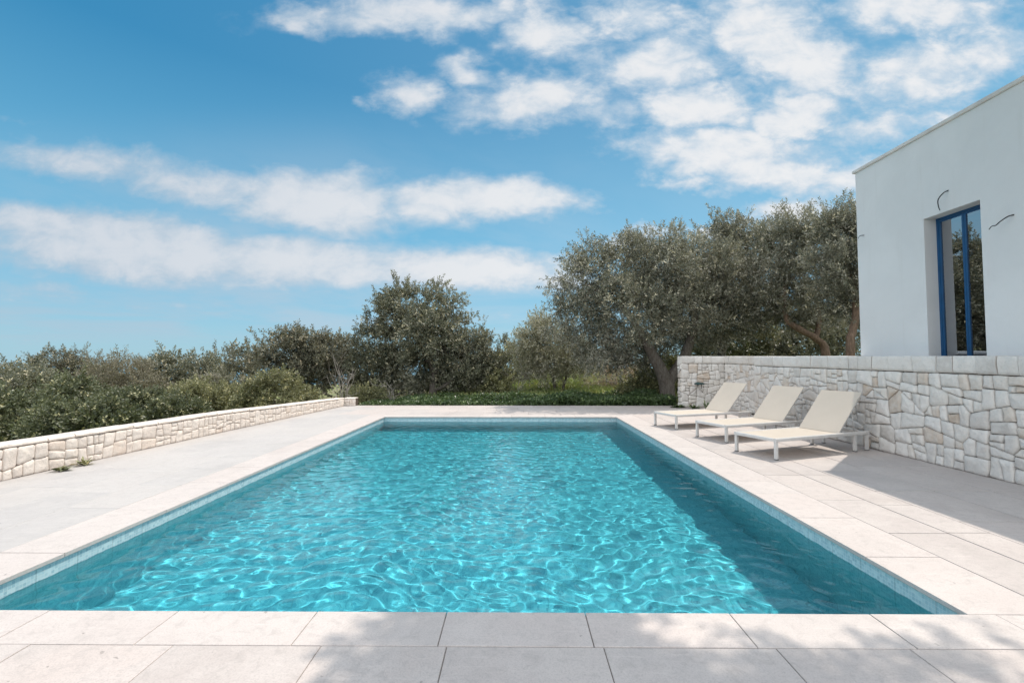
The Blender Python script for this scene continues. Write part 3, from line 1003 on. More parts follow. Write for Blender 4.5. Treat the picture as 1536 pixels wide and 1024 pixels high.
# ------------------------------------------------------------------ sun loungers
def make_lounger(label):
    """Local frame: +X from foot to head, Y across (0 near side .. W far side), origin under the near foot leg."""
    root = empty('sun_lounger')
    tag(root, label, 'sun lounger', 'beige sun loungers in a row by the wall')
    Ln, W, Z, hinge = 2.12, .73, .30, 1.46
    fr = MB()
    r = .024
    def rr(pts, rad=r, n=10): fr.tube(pts, rad, n)
    # rounded rectangular rails
    for y in (0.0, W):
        fr.grid([[(x, y + a, Z + b) for a, b in ((-.022,-.030),(.022,-.030),(.026,-.022),(.026,.012),(.018,.022),(-.018,.022),(-.026,.012),(-.026,-.022))] for x in (-.02, .002, .4, .9, 1.45, 2.0, Ln - .02, Ln + .02)], True, .5, False, True)
    for x in (0.0, Ln - .02, hinge + .02):
        zz = -.004 if x == hinge + .02 else -.001
        fr.grid([[(x + a, y, Z + b + zz) for a, b in ((.024,-.026),(-.024,-.026),(-.026,.010),(-.018,.020),(.018,.020),(.026,.010))] for y in (.0275, W - .0275)], True, .5, False, True)
    fr.build('frame', M['metal'], root)
    def leg(x, y):
        l = MB()
        a = .021
        l.grid([[(x + sx*k, y + sy*k, z) for sx, sy in ((-1,-1),(1,-1),(1,1),(-1,1))] for k, z in ((a*.92, .012), (a, .03), (a, Z - .033))], True, .5, False, True)
        lo = l.build('leg', M['metal'], root)
        f = MB(); f.box(x-.024, x+.024, y-.024, y+.024, 0, .0115, .003)
        fo = f.build('foot_cap', M['rubber'], root); fo.parent = lo
    for x in (.004, 1.80, Ln - .02):
        for y in (0.0, W): leg(x, y)
    # seat sling, slightly sagging between the rails
    s = MB(); rows = []
    for i in range(17):
        x = .03 + (hinge - .06)*i/16
        rows.append([(x, .028 + (W - .056)*j/8, Z + .017 - .016*math.sin(math.pi*j/8)*math.sin(math.pi*i/16)**.5) for j in range(9)])
    s.grid(rows[::-1], False, .5, True)
    rows2 = [[(p[0], p[1], p[2] - .005) for p in q] for q in rows]
    s.grid(rows2, False, .5, True)
    s.build('seat', M['sling'], root)
    # raised back
    b = empty('backrest', (0, 0, 0), 0, root)
    ang = R(47); BL = .88
    dx, dz = math.cos(ang), math.sin(ang)
    def bp(t, y, n): return (hinge + dx*t - dz*n, y, Z + .01 + dz*t + dx*n)
    f2 = MB()
    for y in (.035, W - .035):
        f2.tube([bp(t, y, 0) for t in (0, .2, .5, .75, BL)], .014, 8)
    f2.tube([bp(BL - .01, y, 0) for y in (.035, W*.5, W - .035)], .013, 8)
    o = f2.build('back_frame', M['metal'], b)
    s2 = MB(); rows = []
    for i in range(13):
        t_ = BL*i/12*1.008
        rows.append([bp(t_, .022 + (W - .044)*j/8, .016 - .014*math.sin(math.pi*j/8)*math.sin(math.pi*i/12)) for j in range(9)])
    s2.grid(rows[::-1], False, .5, True)
    rows2 = [[bp(BL*i/12*1.008, .022 + (W - .044)*j/8, .010 - .014*math.sin(math.pi*j/8)*math.sin(math.pi*i/12)) for j in range(9)] for i in range(13)]
    s2.grid(rows2, False, .5, True)
    for j0 in (0, 8):
        s2.grid([[bp(BL*i/12*1.008, .022 + (W-.044)*j0/8, k) for i in range(13)] for k in (.010, .016)], False, .5, False)
    s2.grid([[bp(BL*1.008, .022 + (W-.044)*j/8, k) for j in range(9)] for k in (.010, .016)], False, .5, False)
    s2.build('back_sling', M['sling'], b)
    for y in (.06, W - .06):
        p = MB()
        p.tube([bp(.52, y, -.02), (Ln - .22, y, Z - .01)], .009, 6)
        p.build('prop_stay', M['metal'], b)
    return root

def copy_tree(o, parent=None):
    c = o.copy(); COL.objects.link(c)
    if parent: c.parent = parent
    for ch in list(o.children): copy_tree(ch, c)
    return c

LOUNGERS = [
    ((3.935, 6.99), 21.5, 'beige sun lounger nearest the viewer, beside the pool edge and the terrace shadow'),
    ((3.853, 8.44), 21.0, 'middle beige sun lounger, standing between the two others'),
    ((3.500, 10.04), 20.0, 'beige sun lounger farthest from the viewer, nearest the olive tree'),
]
proto = make_lounger(LOUNGERS[0][2])
lo_all = [proto] + [copy_tree(proto) for _ in LOUNGERS[1:]]
for o, (p, a, lab) in zip(lo_all, LOUNGERS):
    o.location = (p[0], p[1], .0015); o.rotation_euler = (0, 0, R(a)); o['label'] = lab

# ------------------------------------------------------------------ wall fitting
def fitting():
    root = empty('wall_fitting', (5.84, 14.72, .765))
    tag(root, 'small dark green fitting sticking out of the end of the tall white wall', 'wall fitting')
    s = MB(); n = 20; rows = []
    for t_, z in ((.01, .045), (.7, .042), (1.0, .018), (1.0, -.008), (.85, -.02), (.01, -.022)):
        rows.append([(.16*t_*math.cos(2*math.pi*k/n), -.13 + .12*t_*math.sin(2*math.pi*k/n), z) for k in range(n)])
    s.grid(rows[::-1], True, .5, True, True)
    s.build('shade', M['green'], root)
    b = MB(); b.box(-.03, .03, -.03, .012, -.05, .05, .006)
    b.build('back_plate', M['green'], root)
    a = MB(); a.tube([(.10, -.05, -.02), (.105, -.04, -.07), (.10, -.03, -.15)], .010, 8)
    a.build('pipe', M['black'], root)
fitting()

# ------------------------------------------------------------------ vegetation
def sprig_template(n, L, wid, length, rs, droop=.0, spread=50):
    """n leaves set in pairs along a stem pointing +Z. Returns (n,4,3)."""
    out = []
    for i in range(n):
        t_ = (i + .6)/n
        base = np.array([0, 0, length*t_])
        az = (i % 2)*math.pi + (i//2)*1.9 + rs.randn()*.35
        el = math.radians(90 - spread*(1.15 - .55*t_) + rs.randn()*9)
        d = np.array([math.cos(az)*math.cos(el), math.sin(az)*math.cos(el), math.sin(el)])
        side = np.cross(d, np.array([0, 0, 1.0])); side /= (np.linalg.norm(side) + 1e-9)
        roll = rs.randn()*.6
        nrm = np.cross(side, d)
        side = side*math.cos(roll) + nrm*math.sin(roll)
        l = L*rs.uniform(.75, 1.15); w = wid*rs.uniform(.8, 1.15)
        bend = np.array([0, 0, -droop*l])
        out.append([base, base + d*l*.5 + side*w*.5, base + d*l + bend, base + d*l*.5 - side*w*.5])
    return np.array(out)

def foliage(pos, dirs, tmpl_list, rs, smin=.75, smax=1.2):
    """place sprigs; returns verts (N,3), quads, var per face"""
    V, VAR = [], []
    which = rs.randint(0, len(tmpl_list), len(pos))
    for ti, T in enumerate(tmpl_list):
        m = which == ti
        if not m.any(): continue
        p = pos[m]; d = dirs[m]; S = len(p)
        d = d/np.linalg.norm(d, axis=1, keepdims=True)
        a = rs.randn(S, 3); a -= d*(a*d).sum(1, keepdims=True); a /= np.linalg.norm(a, axis=1, keepdims=True)
        b = np.cross(d, a)
        sc = rs.uniform(smin, smax, S)
        Rm = np.stack([a, b, d], axis=2)*sc[:, None, None]           # columns
        v = np.einsum('sij,nkj->snki', Rm, T) + p[:, None, None, :]
        V.append(v.reshape(-1, 3))
        base = np.repeat(rs.rand(S)**1.5*.62, T.shape[0])
        VAR.append(np.clip(base + rs.rand(S*T.shape[0])*.38, 0, 1))
    V = np.concatenate(V); VAR = np.concatenate(VAR)
    Q = np.arange(len(V)).reshape(-1, 4)
    return V, Q, VAR

def crown_points(lobes, ncl, per, cr, rs, hollow=.5):
    """clumps of sprigs scattered through the lobes: positions, directions, clump centres"""
    lob = np.array([l for l in lobes], float)
    C, Rr = lob[:, :3], lob[:, 3:6]
    wts = (Rr[:, 0]*Rr[:, 1] + Rr[:, 1]*Rr[:, 2] + Rr[:, 0]*Rr[:, 2]); wts = wts/wts.sum()
    k = rs.choice(len(lob), ncl, p=wts)
    d = rs.randn(ncl, 3); d /= np.linalg.norm(d, axis=1, keepdims=True)
    rad = hollow + (1 - hollow)*rs.rand(ncl)**.55
    cl = C[k] + d*Rr[k]*rad[:, None]
    # drop clumps buried deep inside another lobe
    mid = (C*wts[:, None]).sum(0)
    size = cr*rs.uniform(.6, 1.35, ncl)
    out = cl - mid; out /= (np.linalg.norm(out, axis=1, keepdims=True) + 1e-6)
    cnt = np.maximum(3, (per*(size/cr)**2*rs.uniform(.7, 1.3, ncl)).astype(int))
    idx = np.repeat(np.arange(ncl), cnt)
    g = rs.randn(len(idx), 3); g /= np.linalg.norm(g, axis=1, keepdims=True)
    gr = rs.rand(len(idx))**.5
    pos = cl[idx] + g*(gr*size[idx])[:, None]*np.array([1, 1, .85])
    dirs = .55*g + .55*d[k][idx]*1.0 + .25*out[idx] + .35*np.array([0, 0, 1.0]) + .35*rs.randn(len(idx), 3)
    return pos, dirs, cl

def bez(a, b, rs, wob=.12, n=6):
    a = Vector(a); b = Vector(b); L = (b - a).length
    m1 = a.lerp(b, .33) + Vector(rs.randn(3))*L*wob + Vector((0, 0, .06*L))
    m2 = a.lerp(b, .66) + Vector(rs.randn(3))*L*wob + Vector((0, 0, .05*L))
    pts = []
    for i in range(n + 1):
        t = i/n; s = 1 - t
        pts.append(a*s**3 + m1*3*s*s*t + m2*3*s*t*t + b*t**3)
    return pts

LEAFN = [0]
def tree(name, label, cat, base, lobes, leafmat, ncl, per, cr, leaf=(.075, .019), sprig=.24, nleaf=12, trunk=None, tr=.14, bark='bark',
         seed=1, group=None, branches=40, hollow=.45, spread=50, limb_share=1.0, crown='crown', trunkname='trunk', smax=1.2, gapcut=.06, gapscale=None, shoots=70):
    """base: world point; lobes: world-space (x,y,z,rx,ry,rz); trunk: list of stems, each a list of (point, radius)."""
    rs = np.random.RandomState(seed)
    base = Vector(base)
    root = empty(name, base)
    tag(root, label, cat, group)
    T = [sprig_template(nleaf, leaf[0]*1.35, leaf[1]*1.55, sprig*1.1, rs, .12, spread) for _ in range(4)]
    per = per*.72
    pos, dirs, cl = crown_points(lobes, ncl, per, cr, rs, hollow)
    bv = np.array(base)
    gz = ground_h(pos[:, 0], pos[:, 1])
    keep = pos[:, 2] > gz + .05
    fs = gapscale or 1.9*(.40/max(cr, .2))
    gap = np.array([noise.noise((p[0]*fs + seed, p[1]*fs, p[2]*fs)) + .45*noise.noise((p[0]*fs*2.3, p[1]*fs*2.3 + seed, p[2]*fs*2.3)) for p in pos])
    keep &= gap > (gapcut - .25*rs.rand(len(pos)))
    pos, dirs = pos[keep], dirs[keep]
    # upright shoots breaking the outline
    if shoots:
        la = np.array(lobes)
        sp_, sd_ = [], []
        for i in range(shoots):
            l = la[rs.randint(len(la))]
            a = rs.rand()*6.28; e = rs.uniform(.25, 1.45)
            d0 = np.array([math.cos(a)*math.cos(e), math.sin(a)*math.cos(e), math.sin(e)])
            p0 = l[:3] + d0*l[3:6]*.92
            up = d0*.5 + np.array([0, 0, .9]) + rs.randn(3)*.25; up /= np.linalg.norm(up)
            Ls = rs.uniform(.25, .85)*cr*2.0
            nn = max(3, int(Ls/(sprig*.28)))
            for k in range(nn):
                w = 1 - k/nn
                sp_.append(p0 + up*Ls*k/nn + rs.randn(3)*.10*cr*w); sd_.append(up + rs.randn(3)*.45*(w + .25))
        pos = np.concatenate([pos, np.array(sp_)]); dirs = np.concatenate([dirs, np.array(sd_)])
    V, Q, VAR = foliage(pos, dirs, T, rs, .75, smax)
    LEAFN[0] += len(Q)
    tb = MB()
    stems = trunk
    if stems is None:
        c = np.array(lobes)[:, :3].mean(0)
        low = min(l[2] - l[5]*.4 for l in lobes)
        top = Vector((base.x*.6 + c[0]*.4, base.y*.6 + c[1]*.4, max(base.z + .4, low)))
        stems = [[(tuple(base - Vector((0, 0, .15))), tr*1.25), (tuple(base.lerp(top, .4) + Vector((rs.randn()*.05, 0, 0))), tr), (tuple(top), tr*.8)]]
    nodes = []
    for st in stems:
        P = [Vector(p) for p, r in st]; rr = [r for p, r in st]
        # smooth the stem
        q, qr = [], []
        for i in range(len(P) - 1):
            for k in range(5):
                t = k/5
                p0 = P[max(i-1, 0)]; p1 = P[i]; p2 = P[i+1]; p3 = P[min(i+2, len(P)-1)]
                q.append(.5*((2*p1) + (p2-p0)*t + (2*p0-5*p1+4*p2-p3)*t*t + (3*p1-p0-3*p2+p3)*t**3))
                qr.append(rr[i]*(1-t) + rr[i+1]*t)
        q.append(P[-1]); qr.append(rr[-1])
        tb.tube([p - base for p in q], qr, 12, .5, True, .22, seed)
        nodes += [(p, r) for p, r in zip(q[len(q)*2//3:], qr[len(q)*2//3:])]
    # limbs to the lobes
    for l in lobes:
        tgt = Vector((l[0], l[1], l[2] + .1*l[5]))
        p0, r0 = min(nodes[-12*len(stems):], key=lambda nr: (nr[0] - tgt).length)
        r0 = min(r0*.7, .03 + .028*(tgt - p0).length)*limb_share
        pts = bez(p0, tgt, rs, .10, 7)
        rads = [r0*(1 - .75*i/7) for i in range(8)]
        tb.tube([p - base for p in pts], rads, 7, .5, False, .15, seed)
        nodes += [(p, r) for p, r in zip(pts[2:], rads[2:])]
    NP = np.array([tuple(n[0]) for n in nodes])
    sel = rs.permutation(len(cl))[:branches]
    for i in sel:
        k = int(np.argmin(((NP - cl[i])**2).sum(1)))
        p0, r0 = nodes[k]
        pts = bez(p0, cl[i], rs, .12, 4)
        r = min(r0*.6, .022)
        tb.tube([p - base for p in pts], [r, r*.8, r*.6, r*.45, r*.25], 5, .5, False)
    tb.build(trunkname, M[bark], root)
    np_mesh(crown, V - bv, Q, M[leafmat], root, VAR)
    return root

def G(px, d, lift=0.0):
    x = (px - 774)/683*d
    return (x, d, float(ground_h(x, d)) + lift)

def LB(d, spec, squash=1.0):
    """lobes from (px, py, r_px[, dd, ry_px]) seen at depth d."""
    out = []
    for s in spec:
        px, py, r = s[:3]
        dd = d + (s[3] if len(s) > 3 else 0)
        rz = (s[4] if len(s) > 4 else r)/683*dd
        p = at(px, py, dd); rr = r/683*dd
        out.append((p.x, p.y, p.z, rr, rr*squash, rz))
    return out

OL = 'olive trees beyond the terrace'
# big old olive at the end of the terrace
d = 17.0
b = Vector(G(1001, d))
tree('olive_tree', 'large old olive with a forked dark trunk at the far right of the terrace', 'tree', b,
     LB(d, [(880,432,56,-.6,52), (862,480,46,.3,40), (935,415,62,.5,55), (1000,400,56,-.4,52), (1010,372,30,.2,24), (960,372,26,.5,24), (890,388,30,.2,26), (955,470,70,-.8,52), (1040,455,60,.2,56), (900,520,50,.2,36), (1055,405,50,.3,48), (1100,470,42,.5,44), (985,440,55,1.8,60), (905,532,40,.6,26), (950,525,40,1.2,30), (1050,505,34,1.2,30), (1000,500,40,2.2,34), (1075,430,40,.5,40)]),
     'olive', 1150, 38, .40, (.074, .0195), .25, 12,
     trunk=[[(b - Vector((0,0,.2)), .36), (at(1000,590,d), .27), (at(996,568,d), .28), (at(985,545,d-.1), .21), (at(972,520,d-.2), .17), (at(955,490,d-.3), .13), (at(930,455,d-.3), .09)],
            [(at(1000,575,d), .20), (at(1010,560,d), .21), (at(1024,540,d+.1), .20), (at(1033,515,d+.1), .17), (at(1042,485,d), .14), (at(1035,440,d), .10), (at(1010,400,d), .06)]],
     seed=4, group=OL, branches=120, hollow=.35, shoots=120, gapcut=.05)
d = 19.0
tree('olive_tree', 'pale-topped olive rising behind the left part of the tall wall, beside the big forked one', 'tree', G(1085, d),
     LB(d, [(1082,372,40,0,42), (1120,382,42,.4,44), (1075,430,50,.2,46), (1130,440,52,-.2,48), (1150,372,24,.3,26), (1100,350,26,0,22), (1110,485,40,0,36)]),
     'olive', 460, 32, .42, (.078, .021), .26, 12, trunk=[[(Vector(G(1085,d)), .2), (at(1080,540,d), .17), (at(1092,480,d), .12), (at(1095,430,d), .08)]], seed=5, group=OL, branches=60, hollow=.35)
d = 16.2
g = Vector(G(1238, d))
tree('olive_tree', 'olive with a crooked limb tinted sunlit orange showing above the wall, second from the house', 'tree', g,
     LB(d, [(1178,372,40,.2,40), (1212,365,36,.3,36), (1165,420,48,.3,44), (1215,420,52,.2,48), (1190,350,26,0,22), (1185,470,40,.4,30), (1235,455,44,.5,44), (1150,460,30,.4,26)]),
     'olive', 480, 32, .38, (.074, .0195), .24, 12,
     trunk=[[(g, .17), (at(1236,528,d), .13), (at(1222,508,d-.1), .12), (at(1198,494,d-.2), .11), (at(1182,482,d-.2), .10), (at(1176,460,d-.1), .09), (at(1180,420,d), .06)],
            [(at(1222,508,d-.1), .09), (at(1228,480,d), .08), (at(1222,440,d), .05)]],
     bark='bark_sunlit', seed=6, group=OL, branches=60, hollow=.38)
d = 13.2
g = Vector(G(1272, d))
tree('olive_tree', 'olive tree touching the corner of the white house, tallest top of the row', 'tree', g,
     LB(d, [(1256,345,26,.2,30), (1278,375,36,.3,40), (1250,400,34,.1,34), (1262,440,36,.3,40), (1300,420,44,.4,60), (1292,350,28,.5,34)]),
     'olive', 300, 32, .34, (.07, .0185), .22, 12,
     trunk=[[(g, .15), (at(1273,530,d), .115), (at(1276,500,d), .10), (at(1283,470,d), .09), (at(1280,420,d), .06)]],
     bark='bark_sunlit', seed=7, group=OL, branches=40, hollow=.38)
# middle tree
d = 19.5
g = Vector(G(648, d))
tree('olive_tree', 'broad dark tree with two rounded tops behind the middle of the far pool edge', 'tree', g,
     LB(d, [(598,472,42,0,40), (600,455,26,.2,24), (660,458,30,.2,30), (570,515,40,.2,36), (640,505,52,-.6,46), (690,520,44,.3,42), (700,555,44,.4,36), (560,558,34,.4,36), (615,555,50,.4,36), (660,545,40,1.2,36), (735,552,26,.6,30)]),
     'olive_dark', 820, 36, .40, (.078, .027), .24, 12,
     trunk=[[(g, .20), (at(650,580,d), .16), (at(652,560,d), .13), (at(640,535,d), .10), (at(620,505,d), .07)], [(at(652,560,d), .10), (at(668,535,d), .08), (at(680,510,d), .05)], [(at(650,585,d), .08), (at(672,575,d-.2), .07), (at(690,548,d-.3), .05), (at(702,525,d), .03)]],
     seed=8, group=OL, branches=90, hollow=.35)
# small pale olive
d = 22.0
g = Vector(G(832, d))
tree('olive_tree', 'small pale olive on two thin trunks standing on the grass', 'tree', g,
     LB(d, [(815,512,32,0,30), (795,535,36,.2,30), (850,528,38,0,32), (825,548,36,.2,22), (872,545,24,.2,22), (812,500,18,0,20)]),
     'olive_pale', 400, 28, .38, (.085, .024), .28, 12,
     trunk=[[(Vector(G(831, d)), .10), (at(832,580,d), .075), (at(828,562,d), .06), (at(815,535,d), .04)], [(Vector(G(845, d)), .08), (at(845,580,d), .06), (at(850,560,d), .05), (at(852,535,d), .03)]],
     seed=9, group=OL, branches=60, hollow=.3)

# unseen tree added at right, its branch shaped to shade the near paving
tree('added_shade_tree', 'unseen tree added outside the frame on the right to shade the near terrace', 'tree', (7.6, .6, -.1),
     [(2.8, 5.66, 7.5, .42, .30, .22), (3.2, 5.86, 7.5, .40, .26, .22), (3.3, 5.5, 7.5, .45, .30, .22), (3.7, 5.7, 7.5, .42, .30, .22), (2.9, 5.2, 7.5, .45, .32, .25), (3.5, 5.1, 7.5, .5, .35, .25), (3.2, 4.6, 7.5, .7, .5, .3),
      (4.5, 5.3, 7.7, .4, .35, .3), (5.4, 5.2, 7.8, .5, .4, .3), (4.6, 3.6, 7.6, 1.0, .8, .5), (6.4, 3.0, 7.9, 1.2, 1.1, .7), (7.4, 1.0, 8.4, 1.6, 1.5, 1.0), (5.8, 1.2, 7.8, 1.2, 1.2, .6)],
     'olive_dark', 520, 30, .36, (.09, .03), .26, 12,
     trunk=[[((7.6, .6, -2.4), .28), ((7.5, .7, 2.0), .22), ((7.2, 1.1, 4.5), .18), ((6.6, 1.9, 6.4), .13), ((5.6, 3.2, 7.3), .08)]],
     seed=15, branches=60, hollow=.2, gapcut=-.35, shoots=0)

BU = 'bushes around the terrace'
def bush(label, px, d, spec, mat, seed, ncl=110, per=18, cr=.38, leaf=(.075, .03), sprig=.22, nleaf=10, bark='bark', hollow=.45, name='bush', cat='bush', branches=30, tr=.07, group=BU, squash=1.0, gapcut=.05, shoots=14):
    return tree(name, label, cat, G(px, d), LB(d, spec, squash), mat, int(ncl*1.15), int(per*1.5), cr*.95, leaf, sprig, nleaf, None, tr, bark, seed, group, branches, hollow, gapcut=gapcut, shoots=shoots)

bush('wide grey-green evergreen bush beyond the far end of the low wall', 460, 20.0,
     [(425,532,40,0,36), (455,526,28,.2,28), (502,532,38,.2,34), (398,558,30,0,34), (455,568,46,.2,36), (515,566,34,.2,36), (485,545,38,.6,38)], 'shrub_grey', 20, 360, 20, .42, (.085,.030), .24, branches=60)
bush('dense rounded yellow-green bush right behind the low wall', 415, 14.6,
     [(415,593,36,0,32), (385,600,26,0,26), (446,602,26,0,24), (372,610,18,0,16)], 'shrub_light', 21, 170, 24, .24, (.055,.024), .15, hollow=.6)
bush('tall thin bush with sky showing through, left of the wide evergreen', 345, 31.0,
     [(348,546,26,0,22), (372,540,20,.4,18), (330,560,22,0,22), (362,575,30,0,26)], 'shrub_grey', 22, 90, 14, .55, (.13,.045), .36)
bush('dark rounded bush on the skyline above the middle of the low wall', 252, 25.0,
     [(255,558,36,0,26), (288,560,34,0,26), (226,564,30,0,26), (265,590,44,0,30), (300,590,30,0,28)], 'olive_dark', 23, 190, 18, .5, (.105,.042), .30)
bush('brownish loose bush among the green ones on the left', 190, 21.0,
     [(185,570,40,0,30), (215,588,34,0,28), (155,585,34,0,28)], 'shrub_brown', 24, 150, 18, .42, (.09,.022), .30)
bush('dark bush at the left edge below the sea horizon', 20, 30.0,
     [(15,572,34,0,24), (50,570,30,0,22), (-20,575,34,0,26), (30,590,40,0,26)], 'olive_dark', 25, 150, 16, .55, (.12,.05), .34)
bush('tallest wispy bush near the left edge, standing above the sea', 76, 33.0,
     [(72,550,24,0,20), (64,541,16,0,12), (92,556,20,0,18), (84,540,10,.3,12), (80,580,40,0,26)], 'shrub_grey', 26, 120, 15, .5, (.12,.04), .34)
bush('thin feathery bush poking above the skyline at left', 124, 34.0,
     [(116,546,12,0,16), (112,538,9,0,9), (134,556,18,0,14), (150,550,14,0,12), (120,575,34,0,26)], 'shrub_brown', 27, 100, 14, .5, (.12,.03), .34)
bush('dark green bush with pale twigs, second from the left behind the low wall', 105, 14.5,
     [(112,602,36,0,26), (70,612,30,0,24), (148,612,28,0,22), (105,635,46,0,26)], 'shrub', 28, 210, 20, .34, (.068,.030), .20)
bush('leafy green bush spilling over the low wall at the left edge', 25, 11.0,
     [(18,628,40,0,28), (-28,622,44,0,34), (62,638,34,0,22), (30,655,56,0,20)], 'shrub', 29, 220, 20, .28, (.058,.027), .17)
bush('low bushy shrub just behind the wall, below the pale twigs', 118, 10.4,
     [(118,640,48,0,28), (160,632,34,0,22), (85,650,34,0,20)], 'shrub', 30, 150, 20, .24, (.055,.025), .16)
bush('mixed green bush behind the low wall, third from the left', 195, 13.2,
     [(197,616,34,0,24), (230,618,24,0,20), (168,622,24,0,18)], 'shrub', 31, 180, 20, .30, (.062,.028), .18)
bush('pale feathery shrub behind the low wall beside the rounded yellow-green bush', 310, 16.0,
     [(305,602,36,0,24), (278,610,30,0,20), (338,606,28,0,20)], 'shrub_light', 32, 150, 20, .32, (.07,.022), .20)
bush('small green shrub behind the low wall, left of the pale feathery shrub', 252, 12.6,
     [(250,622,30,0,20), (225,632,24,0,16), (280,622,22,0,16)], 'shrub', 33, 100, 20, .24, (.055,.026), .16)
bush('grey bush filling the gap behind the pale feathery shrub', 318, 24.0,
     [(318,585,32,0,24), (345,590,28,0,22)], 'shrub_grey', 34, 90, 16, .45, (.095,.035), .28)
bush('green bush with a rounded top left of the brownish bush', 140, 24.0,
     [(142,578,26,0,20), (116,584,22,0,20), (165,592,22,0,18)], 'shrub', 35, 110, 16, .45, (.10,.04), .28)
bush('dark bush low at the far left, behind the leafy green one', 40, 19.0,
     [(42,592,34,0,24), (2,594,34,0,24), (76,602,26,0,20)], 'olive_dark', 36, 150, 18, .42, (.085,.036), .25)
bush('low olive-green bush where the low wall ends', 548, 17.2,
     [(545,600,20,0,14), (565,598,20,0,16), (528,604,12,0,10)], 'shrub_light', 37, 70, 18, .26, (.06,.024), .18)
bush('light green bush to the right of the broad dark tree', 738, 20.0,
     [(740,578,28,0,24), (722,586,24,0,18), (748,556,16,0,18)], 'shrub_light', 38, 90, 18, .32, (.075,.030), .22)
bush('dark bush between the broad tree and the small pale olive', 770, 26.0,
     [(765,550,24,0,26), (785,560,22,0,24), (752,575,22,0,24), (757,530,10,0,14)], 'olive_dark', 39, 90, 16, .45, (.095,.04), .28)
bush('dry pinkish-brown bush on the grass left of the old olive trunk', 925, 23.5,
     [(925,570,28,0,18), (900,574,20,0,12), (950,572,20,0,14)], 'dry', 40, 110, 14, .30, (.06,.014), .26, bark='drywood', branches=50)
bush('dark bush under the crown of the old olive', 905, 31.0,
     [(895,548,36,0,22), (940,545,36,0,24), (870,556,24,0,18), (985,548,34,0,26)], 'olive_dark', 41, 150, 16, .5, (.10,.042), .30)
bush('yellow-green bush left of the old olive trunk', 965, 19.3,
     [(966,578,22,0,18), (945,588,18,0,12), (985,570,16,0,18)], 'shrub_light', 42, 80, 18, .30, (.085,.04), .20)
bush('bright bush glimpsed between the old olive trunk and the tall wall', 1015, 20.5,
     [(1014,576,18,0,26), (1030,560,16,0,22), (1002,556,14,0,16)], 'shrub_light', 43, 70, 18, .30, (.085,.04), .20)
bush('dark green bush showing above the left part of the tall wall', 1075, 22.5,
     [(1070,515,36,0,30), (1105,525,32,0,28), (1050,545,36,0,30)], 'shrub', 44, 140, 18, .42, (.095,.045), .26)
bush('yellowish bush showing above the middle of the tall wall', 1150, 23.0,
     [(1148,508,30,0,26), (1170,520,26,0,26), (1130,522,24,0,26)], 'shrub_light', 45, 110, 18, .42, (.095,.045), .26)
bush('dark bush above the wall close to the house', 1215, 21.0,
     [(1205,520,32,0,34), (1240,505,34,0,40), (1270,500,34,0,44), (1180,535,26,0,24)], 'olive_dark', 46, 170, 18, .42, (.09,.04), .26)
bush('green bush behind the grass, right of the small pale olive', 868, 37.0,
     [(865,556,26,0,16), (835,560,26,0,16), (800,565,24,0,16)], 'shrub_grey', 47, 100, 14, .5, (.12,.05), .32)
bush('low dark bush beneath the broad dark tree', 600, 22.0,
     [(585,582,32,0,24), (620,586,30,0,20), (555,588,26,0,22), (690,586,32,0,20), (655,588,28,0,16)], 'olive_dark', 48, 150, 16, .36, (.085,.038), .24)

# bare twiggy shrubs
def bare(label, px, d, h, seed, n=9, lean=0.0, r=.018, group='leafless shrubs behind the terrace'):
    rs = np.random.RandomState(seed)
    base = Vector(G(px, d, -.05))
    root = empty('bare_shrub', base)
    tag(root, label, 'shrub', group)
    mb = MB()
    def grow(p, dirv, L, r, depth):
        q = [p]; dv = Vector(dirv)
        for i in range(4):
            dv = (dv + Vector(rs.randn(3))*.16).normalized()
            q.append(q[-1] + dv*L/4)
        mb.tube(q, [r*(1 - .18*i) for i in range(5)], 5, .5, False)
        if depth:
            for k in range(3 if depth > 1 else 2):
                i = rs.randint(1, 5)
                nd = (dv + Vector(rs.randn(3))*.55 + Vector((0, 0, .15))).normalized()
                grow(q[i], nd, L*rs.uniform(.45, .7), r*.55, depth - 1)
    for k in range(n):
        a = rs.rand()*6.28
        grow(Vector((0, 0, 0)), Vector((math.cos(a)*.55 + lean, math.sin(a)*.4, 1)).normalized(), h*rs.uniform(.45, .75), r, 2)
    mb.build('branches', M['drywood'], root)
bare('leafless grey shrub at the far end of the low wall', 515, 16.2, 1.7, 60, 8, 0, .016)
bare('leafless bleached stick shrub under the broad dark tree', 588, 17.0, 1.0, 61, 4, .1, .018)
bare('leafless reddish-grey shrub left of the small pale olive', 772, 20.5, 2.0, 62, 8, 0, .016)
bare('leafless twigs among the green bushes behind the low wall', 100, 11.6, 1.9, 63, 7, .2, .014)

